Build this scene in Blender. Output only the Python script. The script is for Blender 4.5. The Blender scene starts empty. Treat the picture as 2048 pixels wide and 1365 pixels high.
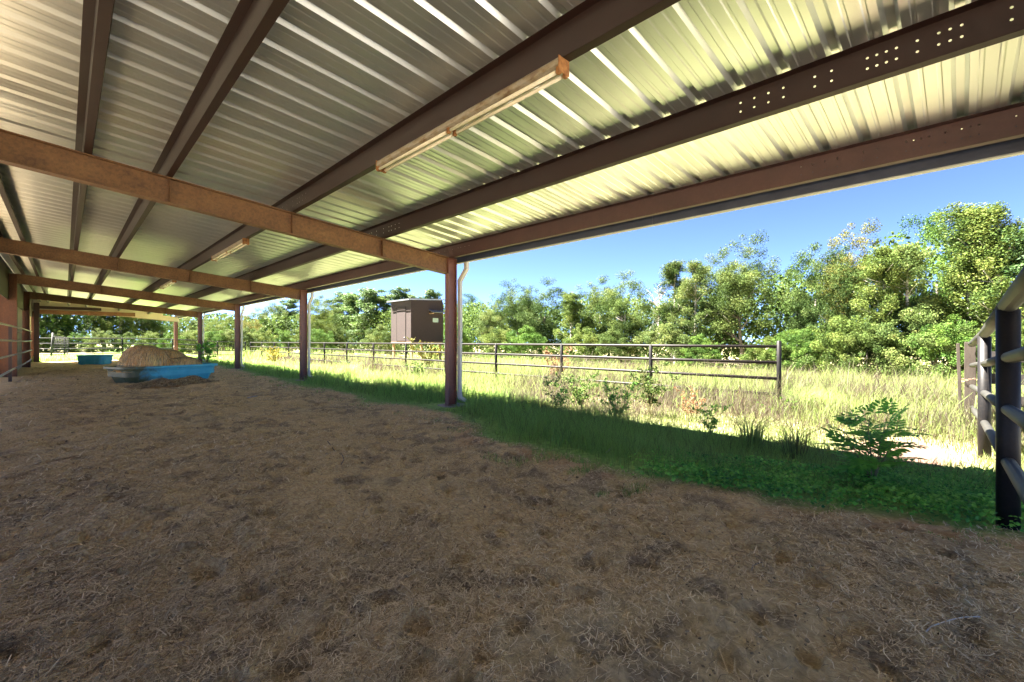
import bpy, math, random
import numpy as np
from mathutils import Vector, Matrix

R = math.radians
rng = np.random.default_rng(11)
random.seed(5)
S = bpy.context.scene
C = S.collection

# ------------------------------------------------------------------ camera, sky, sun, exposure
CZ = 1.25                                   # eye height above the bedding floor
YAW = 44.926
cam = bpy.data.cameras.new('camera'); cam.sensor_width = 36.0; cam.lens = 897.09/2048*36
cam.clip_start = 0.05; cam.clip_end = 2000
co = bpy.data.objects.new('camera', cam); C.objects.link(co)
co.location = (0, 0, CZ); co.rotation_euler = (R(90), 0, R(-YAW)); S.camera = co

SUN = Vector((-0.27, 0.44, 0.857)).normalized()          # towards the sun
wd = bpy.data.worlds.new('World'); S.world = wd; wd.use_nodes = True
wn = wd.node_tree.nodes; wl = wd.node_tree.links
sky = wn.new('ShaderNodeTexSky'); sky.sky_type = 'NISHITA'; sky.sun_disc = False
sky.sun_elevation = math.asin(SUN.z); sky.sun_rotation = math.atan2(SUN.x, SUN.y)
sky.air_density = 0.128; sky.dust_density = 0.0; sky.ozone_density = 3.0; sky.altitude = 100
wn['Background'].inputs['Strength'].default_value = 0.05
wl.new(sky.outputs[0], wn['Background'].inputs['Color'])
sl = bpy.data.lights.new('sun', 'SUN'); sl.energy = 5.0; sl.angle = R(0.53); sl.color = (1.0, 0.93, 0.82)
so = bpy.data.objects.new('sun', sl); C.objects.link(so)
so.rotation_euler = SUN.to_track_quat('Z', 'Y').to_euler(); so.location = (-20, 30, 40)
S.view_settings.view_transform = 'Standard'; S.view_settings.look = 'None'
S.view_settings.exposure = 4.52; S.view_settings.gamma = 1.0; S.view_settings.use_curve_mapping = False
S.render.engine = 'CYCLES'
S.cycles.max_bounces = 10; S.cycles.diffuse_bounces = 8; S.cycles.glossy_bounces = 4
S.cycles.transmission_bounces = 4; S.cycles.transparent_max_bounces = 6
S.cycles.use_denoising = True

# ------------------------------------------------------------------ helpers
SY, CY = math.sin(R(YAW)), math.cos(R(YAW))
def plan(x_img, w):
    """ground position seen in column x_img of the photograph, w metres in front of the camera"""
    u = (x_img-1024)/897.09
    return w*(SY+u*CY), w*(CY-u*SY)

def smooth(e0, e1, x):
    t = np.clip((x-e0)/(e1-e0), 0, 1); return t*t*(3-2*t)
_perm = rng.permutation(4096); _val = rng.random(4096)
def vnoise(x, y, sd=0):
    x = np.asarray(x, float)+sd*17.3; y = np.asarray(y, float)-sd*9.1
    xi = np.floor(x).astype(int); yi = np.floor(y).astype(int)
    fx = x-xi; fy = y-yi; fx = fx*fx*(3-2*fx); fy = fy*fy*(3-2*fy)
    h = lambda a, b: _val[_perm[(_perm[a & 4095]+b) & 4095]]
    return (h(xi, yi)*(1-fx)+h(xi+1, yi)*fx)*(1-fy)+(h(xi, yi+1)*(1-fx)+h(xi+1, yi+1)*fx)*fy
def fbm(x, y, o=4, sd=0):
    s = 0; a = .5; f = 1.
    for k in range(o):
        s = s+a*(vnoise(x*f, y*f, sd+k*3)-.5); a *= .5; f *= 2.03
    return s

def tag(o, label=None, cat=None, group=None, kind=None):
    if label: o['label'] = label
    if cat: o['category'] = cat
    if group: o['group'] = group
    if kind: o['kind'] = kind
    return o
def empty(name, loc=(0, 0, 0), rz=0, label=None, cat=None, group=None):
    o = bpy.data.objects.new(name, None); C.objects.link(o)
    o.location = loc; o.rotation_euler = (0, 0, rz); o.empty_display_size = .1
    return tag(o, label, cat, group)
def link(name, me, parent=None, loc=None, rot=None):
    o = bpy.data.objects.new(name, me); C.objects.link(o)
    if parent is not None: o.parent = parent
    if loc is not None: o.location = loc
    if rot is not None: o.rotation_euler = rot
    return o
def np_mesh(name, verts, faces, mat, attrs=None, smooth_shade=False):
    """faces: list of int arrays (n,k)"""
    me = bpy.data.meshes.new(name)
    verts = np.asarray(verts, np.float32)
    me.vertices.add(len(verts)); me.vertices.foreach_set('co', verts.ravel())
    loops = np.concatenate([np.asarray(f, np.int32).ravel() for f in faces])
    tot = np.concatenate([np.full(len(f), np.asarray(f).shape[1], np.int32) for f in faces])
    st = np.concatenate([[0], np.cumsum(tot)[:-1]]).astype(np.int32)
    me.loops.add(len(loops)); me.loops.foreach_set('vertex_index', loops)
    me.polygons.add(len(tot)); me.polygons.foreach_set('loop_start', st)
    if smooth_shade: me.polygons.foreach_set('use_smooth', np.ones(len(tot), bool))
    for k, a in (attrs or {}).items():
        at = me.attributes.new(k, 'FLOAT', 'POINT'); at.data.foreach_set('value', np.asarray(a, np.float32))
    me.update(calc_edges=True); me.validate()
    if mat: me.materials.append(mat)
    return me

class MB:
    """collects boxes, tubes and sheets into one mesh"""
    def __init__(s): s.v = []; s.f = []; s.sm = []
    def add(s, v, f, sm=False):
        n = len(s.v); s.v += [tuple(p) for p in v]; s.f += [tuple(i+n for i in q) for q in f]; s.sm += [sm]*len(f); return s
    def box(s, x0, x1, y0, y1, z0, z1, shear=None):
        v = [(x, y, z) for z in (z0, z1) for y in (y0, y1) for x in (x0, x1)]
        if shear: v = [(x, y, z+shear(x)) for x, y, z in v]
        return s.add(v, [(0, 2, 3, 1), (4, 5, 7, 6), (0, 1, 5, 4), (2, 6, 7, 3), (0, 4, 6, 2), (1, 3, 7, 5)])
    def tube(s, pts, rad, n=8, cap=True, sm=True):
        pts = [Vector(p) for p in pts]; m = len(pts)
        if not hasattr(rad, '__len__'): rad = [rad]*m
        v = []; f = []
        t0 = (pts[1]-pts[0]).normalized()
        ax = t0.orthogonal().normalized()
        for i, p in enumerate(pts):
            t = (pts[min(i+1, m-1)]-pts[max(i-1, 0)]).normalized()
            ax = (ax-t*ax.dot(t)); ax = ax.normalized() if ax.length > 1e-6 else t.orthogonal().normalized()
            b = t.cross(ax)
            for k in range(n):
                a = 2*math.pi*k/n; v.append(p+(ax*math.cos(a)+b*math.sin(a))*rad[i])
        for i in range(m-1):
            for k in range(n):
                k2 = (k+1) % n; f.append((i*n+k, i*n+k2, (i+1)*n+k2, (i+1)*n+k))
        s.add(v, f, sm)
        if cap:
            base = len(s.v)-len(v)
            s.f.append(tuple(base+k for k in range(n-1, -1, -1))); s.f.append(tuple(base+(m-1)*n+k for k in range(n))); s.sm += [False]*2
        return s
    def rtube(s, pts, a, b):
        """rectangular pipe along pts, size a (along y) x b"""
        return s.tube(pts, math.hypot(a, b)/2, 4, True, False)
    def mesh(s, name, mat):
        me = bpy.data.meshes.new(name); me.from_pydata(s.v, [], s.f)
        me.polygons.foreach_set('use_smooth', s.sm); me.update()
        if mat: me.materials.append(mat)
        return me
    def build(s, name, mat, parent=None, loc=None, rot=None, bevel=0):
        o = link(name, s.mesh(name, mat), parent, loc, rot)
        if bevel:
            b = o.modifiers.new('bevel', 'BEVEL'); b.width = bevel; b.segments = 2; b.limit_method = 'ANGLE'
        return o

# ------------------------------------------------------------------ materials
def mat(name):
    m = bpy.data.materials.new(name); m.use_nodes = True
    return m, m.node_tree.nodes, m.node_tree.links, m.node_tree.nodes['Principled BSDF']
def ramp(n, stops, interp='LINEAR'):
    r = n.new('ShaderNodeValToRGB'); e = r.color_ramp.elements; r.color_ramp.interpolation = interp
    while len(e) < len(stops): e.new(.5)
    for el, (p, c) in zip(e, stops): el.position = p; el.color = (*c, 1)
    return r
def noise(n, l, vec, scale, detail=6, rough=.6):
    t = n.new('ShaderNodeTexNoise'); t.inputs['Scale'].default_value = scale
    t.inputs['Detail'].default_value = detail; t.inputs['Roughness'].default_value = rough
    if vec is not None: l.new(vec, t.inputs['Vector'])
    return t
def mixc(n, l, fac, a, b, mode='MIX'):
    m = n.new('ShaderNodeMix'); m.data_type = 'RGBA'; m.blend_type = mode
    for s, x in ((m.inputs['Factor'], fac), (m.inputs['A'], a), (m.inputs['B'], b)):
        if hasattr(x, 'links'): l.new(x, s)
        elif isinstance(x, (int, float)): s.default_value = x
        else: s.default_value = (*x, 1)
    return m.outputs['Result']
def bump(n, l, h, strength, dist, bsdf):
    b = n.new('ShaderNodeBump'); b.inputs['Strength'].default_value = strength; b.inputs['Distance'].default_value = dist
    l.new(h, b.inputs['Height']); l.new(b.outputs[0], bsdf.inputs['Normal'])

def surface(name, stops, scale=6, rough=.6, metal=0, bstr=.15, bdist=.003, stretch=None, stops2=None, scale2=40, mix2=.4, spec=.5):
    """noise-mottled surface in world space"""
    m, n, l, b = mat(name)
    g = n.new('ShaderNodeNewGeometry'); vec = g.outputs['Position']
    if stretch:
        mp = n.new('ShaderNodeMapping'); mp.inputs['Scale'].default_value = stretch; l.new(vec, mp.inputs[0]); vec = mp.outputs[0]
    t = noise(n, l, vec, scale); r = ramp(n, stops); l.new(t.outputs[0], r.inputs[0]); col = r.outputs[0]
    t2 = noise(n, l, vec, scale2, 4)
    if stops2:
        r2 = ramp(n, stops2); l.new(t2.outputs[0], r2.inputs[0]); col = mixc(n, l, mix2, col, r2.outputs[0])
    l.new(col, b.inputs['Base Color']); b.inputs['Roughness'].default_value = rough; b.inputs['Metallic'].default_value = metal
    b.inputs['Specular IOR Level'].default_value = spec
    if bstr: bump(n, l, t2.outputs[0], bstr, bdist, b)
    return m

M = {}
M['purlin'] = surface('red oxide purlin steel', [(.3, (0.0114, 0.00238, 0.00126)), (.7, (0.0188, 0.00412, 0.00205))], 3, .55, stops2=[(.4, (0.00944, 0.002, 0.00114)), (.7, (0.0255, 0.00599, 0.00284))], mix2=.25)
M['eave'] = surface('maroon eave steel', [(.3, (0.0408, 0.0171, 0.0164)), (.7, (0.065, 0.027, 0.0246))], 3, .5, stops2=[(.45, (0.034, 0.0142, 0.0131)), (.7, (0.0817, 0.0398, 0.0362))], mix2=.2)
M['rafter'] = surface('rusty rafter steel', [(.3, (0.0616, 0.0258, 0.0115)), (.48, (0.117, 0.0545, 0.023)), (.62, (0.148, 0.0774, 0.0332)), (.76, (0.271, 0.189, 0.0882))], 3., .65, stops2=[(.36, (0.0369, 0.016, 0.00752)), (.5, (0.123, 0.0573, 0.023)), (.68, (0.185, 0.0915, 0.0353))], scale2=30, mix2=.4)
M['column'] = surface('red oxide column steel', [(.3, (0.121, 0.043, 0.0323)), (.7, (0.178, 0.0696, 0.0538))], 2.5, .5, stops2=[(.45, (0.0848, 0.0331, 0.0216)), (.75, (0.212, 0.106, 0.0719))], mix2=.25)
M['barncol'] = surface('rust streaked barn column', [(.3, (0.0506, 0.017, 0.00638)), (.55, (0.111, 0.0364, 0.0114)), (.75, (0.203, 0.0825, 0.0274))], 2.2, .7, stretch=(2, 2, .6), stops2=[(.4, (0.0607, 0.0218, 0.00907)), (.7, (0.152, 0.068, 0.0274))], mix2=.4)
M['white'] = surface('white gutter metal', [(.3, (0.359, 0.359, 0.335)), (.7, (0.451, 0.451, 0.428))], 4, .4, stops2=[(.6, (0.462, 0.462, 0.445)), (.8, (0.231, 0.208, 0.162))], mix2=.25)
M['eave_shade'] = surface('dark blue eave shade', [(.3, (.02, .028, .055)), (.7, (.035, .045, .08))], 4, .4)  # gutter's inner side, its shade put into the dark colour
M['concrete'] = surface('weathered concrete', [(.3, (.16, .14, .11)), (.7, (.3, .27, .22))], 9, .9, bstr=.6, bdist=.02)
M['cream'] = surface('cream wall metal', [(.3, (0.375, 0.345, 0.247)), (.7, (0.465, 0.435, 0.33))], 2, .5, stops2=[(.5, (0.45, 0.42, 0.315)), (.8, (0.225, 0.18, 0.112))], mix2=.25)
M['plywood'] = surface('grey kick board', [(.3, (.2, .18, .14)), (.7, (.32, .29, .23))], 3, .85, stretch=(3, 3, 18), stops2=[(.4, (.15, .12, .09)), (.7, (.33, .3, .24))])
M['pipe'] = surface('dark painted pipe', [(.3, (0.00473, 0.00473, 0.00545)), (.6, (0.00884, 0.00822, 0.00836)), (.8, (0.0191, 0.0133, 0.0106))], 5, .45, stops2=[(.5, (0.00663, 0.00644, 0.00694)), (.72, (0.0235, 0.0177, 0.0136))], mix2=.35, spec=.15)
M['rail'] = surface('weathered brown pipe rail', [(.3, (0.00531, 0.00442, 0.0041)), (.7, (0.0115, 0.00884, 0.00771))], 6, .5, stops2=[(.45, (0.00531, 0.00442, 0.0041)), (.7, (0.0185, 0.0142, 0.0118))], mix2=.4, spec=.15)
M['mossrail'] = surface('mildewed pipe rail', [(.3, (0.00561, 0.00585, 0.00484)), (.5, (0.0135, 0.0135, 0.00969)), (.7, (0.027, 0.0248, 0.0161))], 9, .6, stops2=[(.4, (0.00561, 0.00561, 0.00484)), (.65, (0.0248, 0.0226, 0.0161))], scale2=60, mix2=.5)
M['galvrail'] = surface('grey galvanised rail', [(.3, (.22, .2, .17)), (.7, (.36, .33, .29))], 5, .5, metal=.2)
M['board'] = surface('black stained board', [(.3, (0.0116, 0.0106, 0.0102)), (.7, (0.033, 0.029, 0.0265))], 3, .8, stretch=(14, 14, 30), stops2=[(.4, (0.0132, 0.0119, 0.0109)), (.7, (0.0495, 0.0429, 0.0374))], bstr=.3, spec=.15)
M['oldwood'] = surface('silvered timber', [(.3, (0.0222, 0.0166, 0.0124)), (.7, (0.0518, 0.0425, 0.0342))], 3, .85, stretch=(9, 9, 1.2), stops2=[(.4, (0.0185, 0.0148, 0.0114)), (.7, (0.0594, 0.0499, 0.0419))], bstr=.4, spec=.15)
M['newwood'] = surface('treated pine timber', [(.3, (0.204, 0.12, 0.054)), (.7, (0.312, 0.21, 0.114))], 3, .75, stretch=(9, 9, 1.2))
M['hutwall'] = surface('purple brown chipboard', [(.35, (0.0132, 0.0054, 0.00503)), (.65, (0.0242, 0.0106, 0.00944))], 14, .8, stops2=[(.42, (0.00932, 0.00379, 0.00346)), (.62, (0.0297, 0.0136, 0.0115))], scale2=26, mix2=.5, bstr=.1)
M['galv'] = surface('corrugated zinc', [(.3, (0.246, 0.255, 0.269)), (.7, (0.314, 0.322, 0.331))], 5, .35, metal=.6)
M['fixwhite'] = surface('rust spotted white enamel', [(.46, (0.279, 0.245, 0.196)), (.56, (0.211, 0.155, 0.0818)), (.66, (0.101, 0.0408, 0.0122))], 13, .5, stretch=(1, .5, 1), stops2=[(.5, (0.296, 0.261, 0.204)), (.65, (0.139, 0.0694, 0.0244))], scale2=35, mix2=.35)
M['fixrust'] = surface('rusted lamp holder', [(.35, (0.154, 0.0553, 0.0163)), (.6, (0.315, 0.143, 0.0455)), (.75, (0.42, 0.273, 0.143))], 25, .75)
M['fixdark'] = surface('stained reflector trough', [(.35, (.1, .07, .035)), (.6, (.3, .23, .13)), (.75, (.5, .42, .28))], 30, .7, stretch=(1, .35, 1))
M['tube'] = surface('dusty lamp glass', [(.3, (.62, .56, .42)), (.7, (.76, .7, .56))], 10, .2)
M['black'] = surface('black rubber', [(.3, (.015, .015, .015)), (.7, (.04, .04, .04))], 8, .7)
M['twine'] = surface('pale baling twine', [(.3, (.5, .47, .42)), (.7, (.7, .68, .62))], 20, .8)
M['bark'] = surface('grey brown bark', [(.3, (.07, .055, .042)), (.7, (.2, .17, .14))], 2.5, .9, stretch=(5, 5, 1.2), stops2=[(.45, (.06, .05, .04)), (.7, (.3, .28, .25))], scale2=6, mix2=.5)
M['palebark'] = surface('pale bark', [(.3, (.25, .22, .18)), (.7, (.5, .47, .42))], 2.5, .9, stretch=(5, 5, 1.2))
M['stem'] = surface('green brown stem', [(.3, (.09, .08, .035)), (.7, (.17, .15, .07))], 30, .8)
M['tarp'] = surface('pale green tarpaulin', [(.3, (.35, .5, .36)), (.7, (.6, .72, .58))], 6, .5)
M['hose'] = surface('rusty wire', [(.3, (.12, .07, .04)), (.7, (.22, .14, .09))], 20, .7)

# roof sheet
def roof_mat():
    m, n, l, b = mat('zinc coated roof sheet')
    g = n.new('ShaderNodeNewGeometry')
    t = noise(n, l, g.outputs['Position'], 1.3, 5); r = ramp(n, [(.3, (.62, .655, .665)), (.7, (.7, .735, .745))]); l.new(t.outputs[0], r.inputs[0])
    t2 = noise(n, l, g.outputs['Position'], 55, 3, .7); r2 = ramp(n, [(.2, (.45, .44, .4)), (.34, (.78, .79, .77))]); l.new(t2.outputs[0], r2.inputs[0])
    c = mixc(n, l, .22, r.outputs[0], r2.outputs[0])
    l.new(c, b.inputs['Base Color']); b.inputs['Metallic'].default_value = .93; b.inputs['Roughness'].default_value = .34
    t3 = noise(n, l, g.outputs['Position'], 2.2, 2); bump(n, l, t3.outputs[0], .05, .008, b)
    return m
M['roof'] = roof_mat()

def tub_mat():
    m, n, l, b = mat('blue tub plastic')
    tc = n.new('ShaderNodeTexCoord'); g = n.new('ShaderNodeNewGeometry')
    t = noise(n, l, g.outputs['Position'], 3, 5)
    base = ramp(n, [(.3, (.04, .36, .52)), (.7, (.09, .47, .62))]); l.new(t.outputs[0], base.inputs[0])
    oi = n.new('ShaderNodeObjectInfo')
    sx = n.new('ShaderNodeSeparateXYZ'); l.new(tc.outputs['Object'], sx.inputs[0])
    # dried mud and algae over the near left end (dirt has its own ragged edge)
    a = n.new('ShaderNodeMath'); a.operation = 'MULTIPLY_ADD'; a.inputs[1].default_value = -1.0; a.inputs[2].default_value = -.42; l.new(sx.outputs['X'], a.inputs[0])
    t2 = noise(n, l, g.outputs['Position'], 5, 6)
    s = n.new('ShaderNodeMath'); s.operation = 'MULTIPLY_ADD'; s.inputs[1].default_value = 1.4; l.new(t2.outputs[0], s.inputs[0]); l.new(a.outputs[0], s.inputs[2])
    mr = n.new('ShaderNodeMapRange'); mr.inputs['From Min'].default_value = .65; mr.inputs['From Max'].default_value = 1.25; l.new(s.outputs[0], mr.inputs['Value'])
    mu = n.new('ShaderNodeMath'); mu.operation = 'MULTIPLY'; l.new(mr.outputs[0], mu.inputs[0]); l.new(oi.outputs['Alpha'], mu.inputs[1])
    c = mixc(n, l, mu.outputs[0], base.outputs[0], (.075, .085, .036))
    l.new(c, b.inputs['Base Color']); b.inputs['Roughness'].default_value = .45
    return m
M['tub'] = tub_mat()

def hay_mat(name, stops, scale=1.):
    m, n, l, b = mat(name)
    tc = n.new('ShaderNodeTexCoord'); mp = n.new('ShaderNodeMapping'); mp.inputs['Scale'].default_value = (30*scale, 70*scale, 90*scale); mp.inputs['Rotation'].default_value = (.3, .2, .5)
    l.new(tc.outputs['Object'], mp.inputs[0])
    t = noise(n, l, mp.outputs[0], 1, 5, .7); t2 = noise(n, l, tc.outputs['Object'], 2.5, 5)
    ad = n.new('ShaderNodeMath'); ad.operation = 'MULTIPLY_ADD'; ad.inputs[1].default_value = .7; l.new(t2.outputs[0], ad.inputs[0])
    hf = n.new('ShaderNodeMath'); hf.operation = 'MULTIPLY'; hf.inputs[1].default_value = .45; l.new(t.outputs[0], hf.inputs[0]); l.new(hf.outputs[0], ad.inputs[2])
    r = ramp(n, stops); l.new(ad.outputs[0], r.inputs[0]); l.new(r.outputs[0], b.inputs['Base Color'])
    b.inputs['Roughness'].default_value = .95; b.inputs['Specular IOR Level'].default_value = .1
    bump(n, l, t.outputs[0], .9, .03, b)
    return m
M['hay'] = hay_mat('netted old hay', [(.3, (0.348, 0.162, 0.0565)), (.5, (0.751, 0.398, 0.152)), (.7, (0.85, 0.697, 0.304))])
M['mound'] = hay_mat('trampled hay', [(.35, (0.162, 0.0829, 0.0404)), (.52, (0.439, 0.239, 0.101)), (.72, (0.68, 0.457, 0.219))], .6)

def blade_mat(name, stops, trans=.35, rough=.6, objtint=False, spec=.25):
    """leaf or grass colour from the per-blade value v; some light passes through"""
    m, n, l, b = mat(name)
    at = n.new('ShaderNodeAttribute'); at.attribute_name = 'v'
    r = ramp(n, stops); l.new(at.outputs['Fac'], r.inputs[0]); col = r.outputs[0]
    if objtint:
        oi = n.new('ShaderNodeObjectInfo'); col = mixc(n, l, 1., col, oi.outputs['Color'], 'MULTIPLY')
    l.new(col, b.inputs['Base Color']); b.inputs['Roughness'].default_value = rough; b.inputs['Specular IOR Level'].default_value = spec
    tr = n.new('ShaderNodeBsdfTranslucent'); l.new(col, tr.inputs['Color'])
    mx = n.new('ShaderNodeMixShader'); mx.inputs[0].default_value = trans
    l.new(b.outputs[0], mx.inputs[1]); l.new(tr.outputs[0], mx.inputs[2])
    l.new(mx.outputs[0], n['Material Output'].inputs['Surface'])
    return m
M['leaf'] = blade_mat('broad leaf', [(0, (.018, .036, .01)), (.35, (.05, .08, .019)), (.7, (.1, .13, .034)), (1, (.2, .19, .062))], .28, objtint=True, spec=.06)
M['needle'] = blade_mat('pine needles', [(0, (0.0288, 0.064, 0.0192)), (.5, (0.08, 0.136, 0.0352)), (1, (0.192, 0.24, 0.064))], .25, objtint=True)
M['grass'] = blade_mat('grass blades', [(0, (.15, .29, .055)), (.3, (.29, .45, .11)), (.5, (.19, .24, .07)), (.7, (.074, .063, .039)), (.88, (.1, .082, .062)), (1, (.064, .036, .022))], .55)
M['vine'] = blade_mat('ground ivy leaves', [(0, (0.0416, 0.146, 0.0312)), (.5, (0.146, 0.416, 0.0624)), (1, (0.354, 0.645, 0.125))], .5, .5)
M['rustleaf'] = blade_mat('withered orange leaves', [(0, (0.0924, 0.0318, 0.0136)), (.6, (0.176, 0.0819, 0.0364)), (1, (0.21, 0.15, 0.0728))], .35)
M['straw'] = blade_mat('loose straw', [(0, (0.106, 0.075, 0.042)), (.3, (0.339, 0.245, 0.134)), (.6, (0.615, 0.46, 0.265)), (.88, (0.795, 0.63, 0.386)), (1, (0.85, 0.75, 0.521))], .15, .85)

def ground_mat():
    m, n, l, b = mat('ground')
    g = n.new('ShaderNodeNewGeometry'); P = g.outputs['Position']
    def attr(k):
        a = n.new('ShaderNodeAttribute'); a.attribute_name = k; return a.outputs['Fac']
    # trampled hay and dung bedding
    mp = n.new('ShaderNodeMapping'); mp.inputs['Rotation'].default_value = (0, 0, .5); mp.inputs['Scale'].default_value = (1, .45, 1); l.new(P, mp.inputs[0])
    n1 = noise(n, l, P, 1.5, 7, .65); n2 = noise(n, l, mp.outputs[0], 60, 6, .75); n3 = noise(n, l, mp.outputs[0], 11, 6, .7)
    r1 = ramp(n, [(.3, (0.371, 0.245, 0.121)), (.5, (0.637, 0.433, 0.211)), (.7, (0.822, 0.569, 0.288))]); l.new(n1.outputs[0], r1.inputs[0])
    r2 = ramp(n, [(.32, (0.172, 0.114, 0.0595)), (.5, (0.637, 0.439, 0.217)), (.64, (0.833, 0.775, 0.425))]); l.new(n2.outputs[0], r2.inputs[0])
    r3 = ramp(n, [(.34, (0.213, 0.137, 0.0722)), (.5, (0.663, 0.456, 0.226)), (.72, (0.833, 0.615, 0.316))]); l.new(n3.outputs[0], r3.inputs[0])
    hay = mixc(n, l, .5, mixc(n, l, .45, r1.outputs[0], r3.outputs[0]), r2.outputs[0])
    # bare sandy loam showing through
    n4 = noise(n, l, P, 24, 6, .7)
    rs = ramp(n, [(.3, (0.405, 0.29, 0.151)), (.6, (0.701, 0.537, 0.288)), (.8, (0.847, 0.686, 0.372))]); l.new(n4.outputs[0], rs.inputs[0])
    soil = mixc(n, l, attr('sand'), hay, rs.outputs[0])
    rc = ramp(n, [(.3, (0.375, 0.15, 0.075)), (.7, (0.6, 0.285, 0.15))]); l.new(n4.outputs[0], rc.inputs[0])
    soil = mixc(n, l, attr('clay'), soil, rc.outputs[0])
    rd = ramp(n, [(.36, (.1, .07, .045)), (.6, (.34, .25, .16))]); l.new(n2.outputs[0], rd.inputs[0])
    soil = mixc(n, l, attr('dung'), soil, rd.outputs[0])
    # field turf
    n5 = noise(n, l, P, .35, 6, .6); n6 = noise(n, l, P, 14, 5, .7)
    f1 = ramp(n, [(.35, (0.232, 0.232, 0.101)), (.5, (0.325, 0.294, 0.155)), (.65, (0.387, 0.333, 0.209))]); l.new(n5.outputs[0], f1.inputs[0])
    f2 = ramp(n, [(.3, (0.155, 0.155, 0.0697)), (.55, (0.325, 0.294, 0.155)), (.75, (0.434, 0.379, 0.248))]); l.new(n6.outputs[0], f2.inputs[0])
    turf = mixc(n, l, .5, f1.outputs[0], f2.outputs[0])
    gr = ramp(n, [(.3, (0.141, 0.23, 0.0563)), (.7, (0.365, 0.523, 0.141))]); l.new(n6.outputs[0], gr.inputs[0])
    turf = mixc(n, l, attr('lush'), turf, gr.outputs[0])
    rp = ramp(n, [(.3, (0.0969, 0.057, 0.0395)), (.7, (0.138, 0.0896, 0.0664))]); l.new(n4.outputs[0], rp.inputs[0])
    turf = mixc(n, l, attr('path'), turf, rp.outputs[0])
    c = mixc(n, l, attr('soil'), turf, soil)
    ry = ramp(n, [(.3, (.1, .088, .064)), (.7, (.155, .14, .105))]); l.new(n4.outputs[0], ry.inputs[0]); c = mixc(n, l, attr('bounce_yard'), c, ry.outputs[0])  # unseen yard, made up to tune the bounce into the shed
    rg = ramp(n, [(.3, (.25, .23, .2)), (.7, (.34, .32, .28))]); l.new(n4.outputs[0], rg.inputs[0]); c = mixc(n, l, attr('bounce_gravel'), c, rg.outputs[0])  # invented gravel behind the camera, bounces light onto floor and ceiling
    l.new(c, b.inputs['Base Color']); b.inputs['Roughness'].default_value = .95; b.inputs['Specular IOR Level'].default_value = .15
    bump(n, l, n2.outputs[0], 1.0, .03, b)
    return m
M['ground'] = ground_mat()

# ------------------------------------------------------------------ ground
def edge_x(y):          # where the bedding stops and the grass begins
    return (4.35+.45*smooth(5, 9, y)-.45*smooth(6, 3.2, y)*smooth(-.6, 1.0, y)+.25*np.sin(y*1.3)*.4+.9*fbm(y*.9, y*0+3.3, 4, 4)
            + .35*smooth(14, 24, y))
def base_z(x, y):
    z = -.2*smooth(4.6, 9.5, x)
    z = z-.05*np.clip(x-10.2, 0, 42)-.2*smooth(48, 58, x)*0
    z = z+.05*smooth(9, 20, y)*smooth(7, 5, x)
    z = z+.25*fbm(x*.07, y*.07, 3, 2)*smooth(9, 18, x)
    return z
# hoof prints, dung scrapes and ant-lion pits
NH = 700
hx = rng.uniform(-1.0, 5.0, NH); hy = rng.uniform(-.4, 11, NH); hr = rng.uniform(.035, .075, NH); hd = rng.uniform(.018, .055, NH); ha = rng.uniform(0, 6.3, NH)
NP = 26
px_ = np.concatenate([rng.uniform(1.3, 3.2, 18), rng.uniform(.3, 3.8, 8)]); py_ = np.concatenate([rng.uniform(.6, 2.4, 18), rng.uniform(.5, 3.5, 8)])
def soil_mask(x, y):
    return (1-smooth(-.22, .12, x-edge_x(y)+.3*fbm(x*3, y*3, 3, 6)))*(1-smooth(36.7, 37.5, y))
def rough_z(x, y):
    s = soil_mask(x, y)
    near = smooth(40, 8, np.hypot(x, y))
    z = s*(.12*fbm(x*.9, y*.9, 4, 8)+near*.075*fbm(x*5, y*5, 4, 9)+near*.04*fbm(x*19, y*19, 3, 12))
    m = (x > -1.2) & (x < 5.2) & (y > -.6) & (y < 11.2)
    if m.any():
        xs = x[m]; ys = y[m]; d = np.zeros_like(xs)
        for i in range(NH):
            q = (np.abs(xs-hx[i]) < .2) & (np.abs(ys-hy[i]) < .2)
            if not q.any(): continue
            c, sn = math.cos(ha[i]), math.sin(ha[i]); dx = xs[q]-hx[i]; dy = ys[q]-hy[i]
            rr = np.hypot((dx*c+dy*sn)/1.35, -dx*sn+dy*c)/hr[i]
            d[q] += -hd[i]*np.exp(-rr**6)+.3*hd[i]*np.exp(-((rr-1.35)/.35)**2)
        for i in range(NP):
            q = (np.abs(xs-px_[i]) < .1) & (np.abs(ys-py_[i]) < .1)
            if not q.any(): continue
            rr = np.hypot(xs[q]-px_[i], ys[q]-py_[i])/.024
            d[q] += -.035*np.exp(-rr**3)
        z = z.copy(); z[m] += d*s[m]
    return z
def gz(x, y):
    x = np.atleast_1d(np.asarray(x, float)); y = np.atleast_1d(np.asarray(y, float))
    return base_z(x, y)+rough_z(x, y)
def g1(x, y): return float(gz(x, y)[0])

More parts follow.
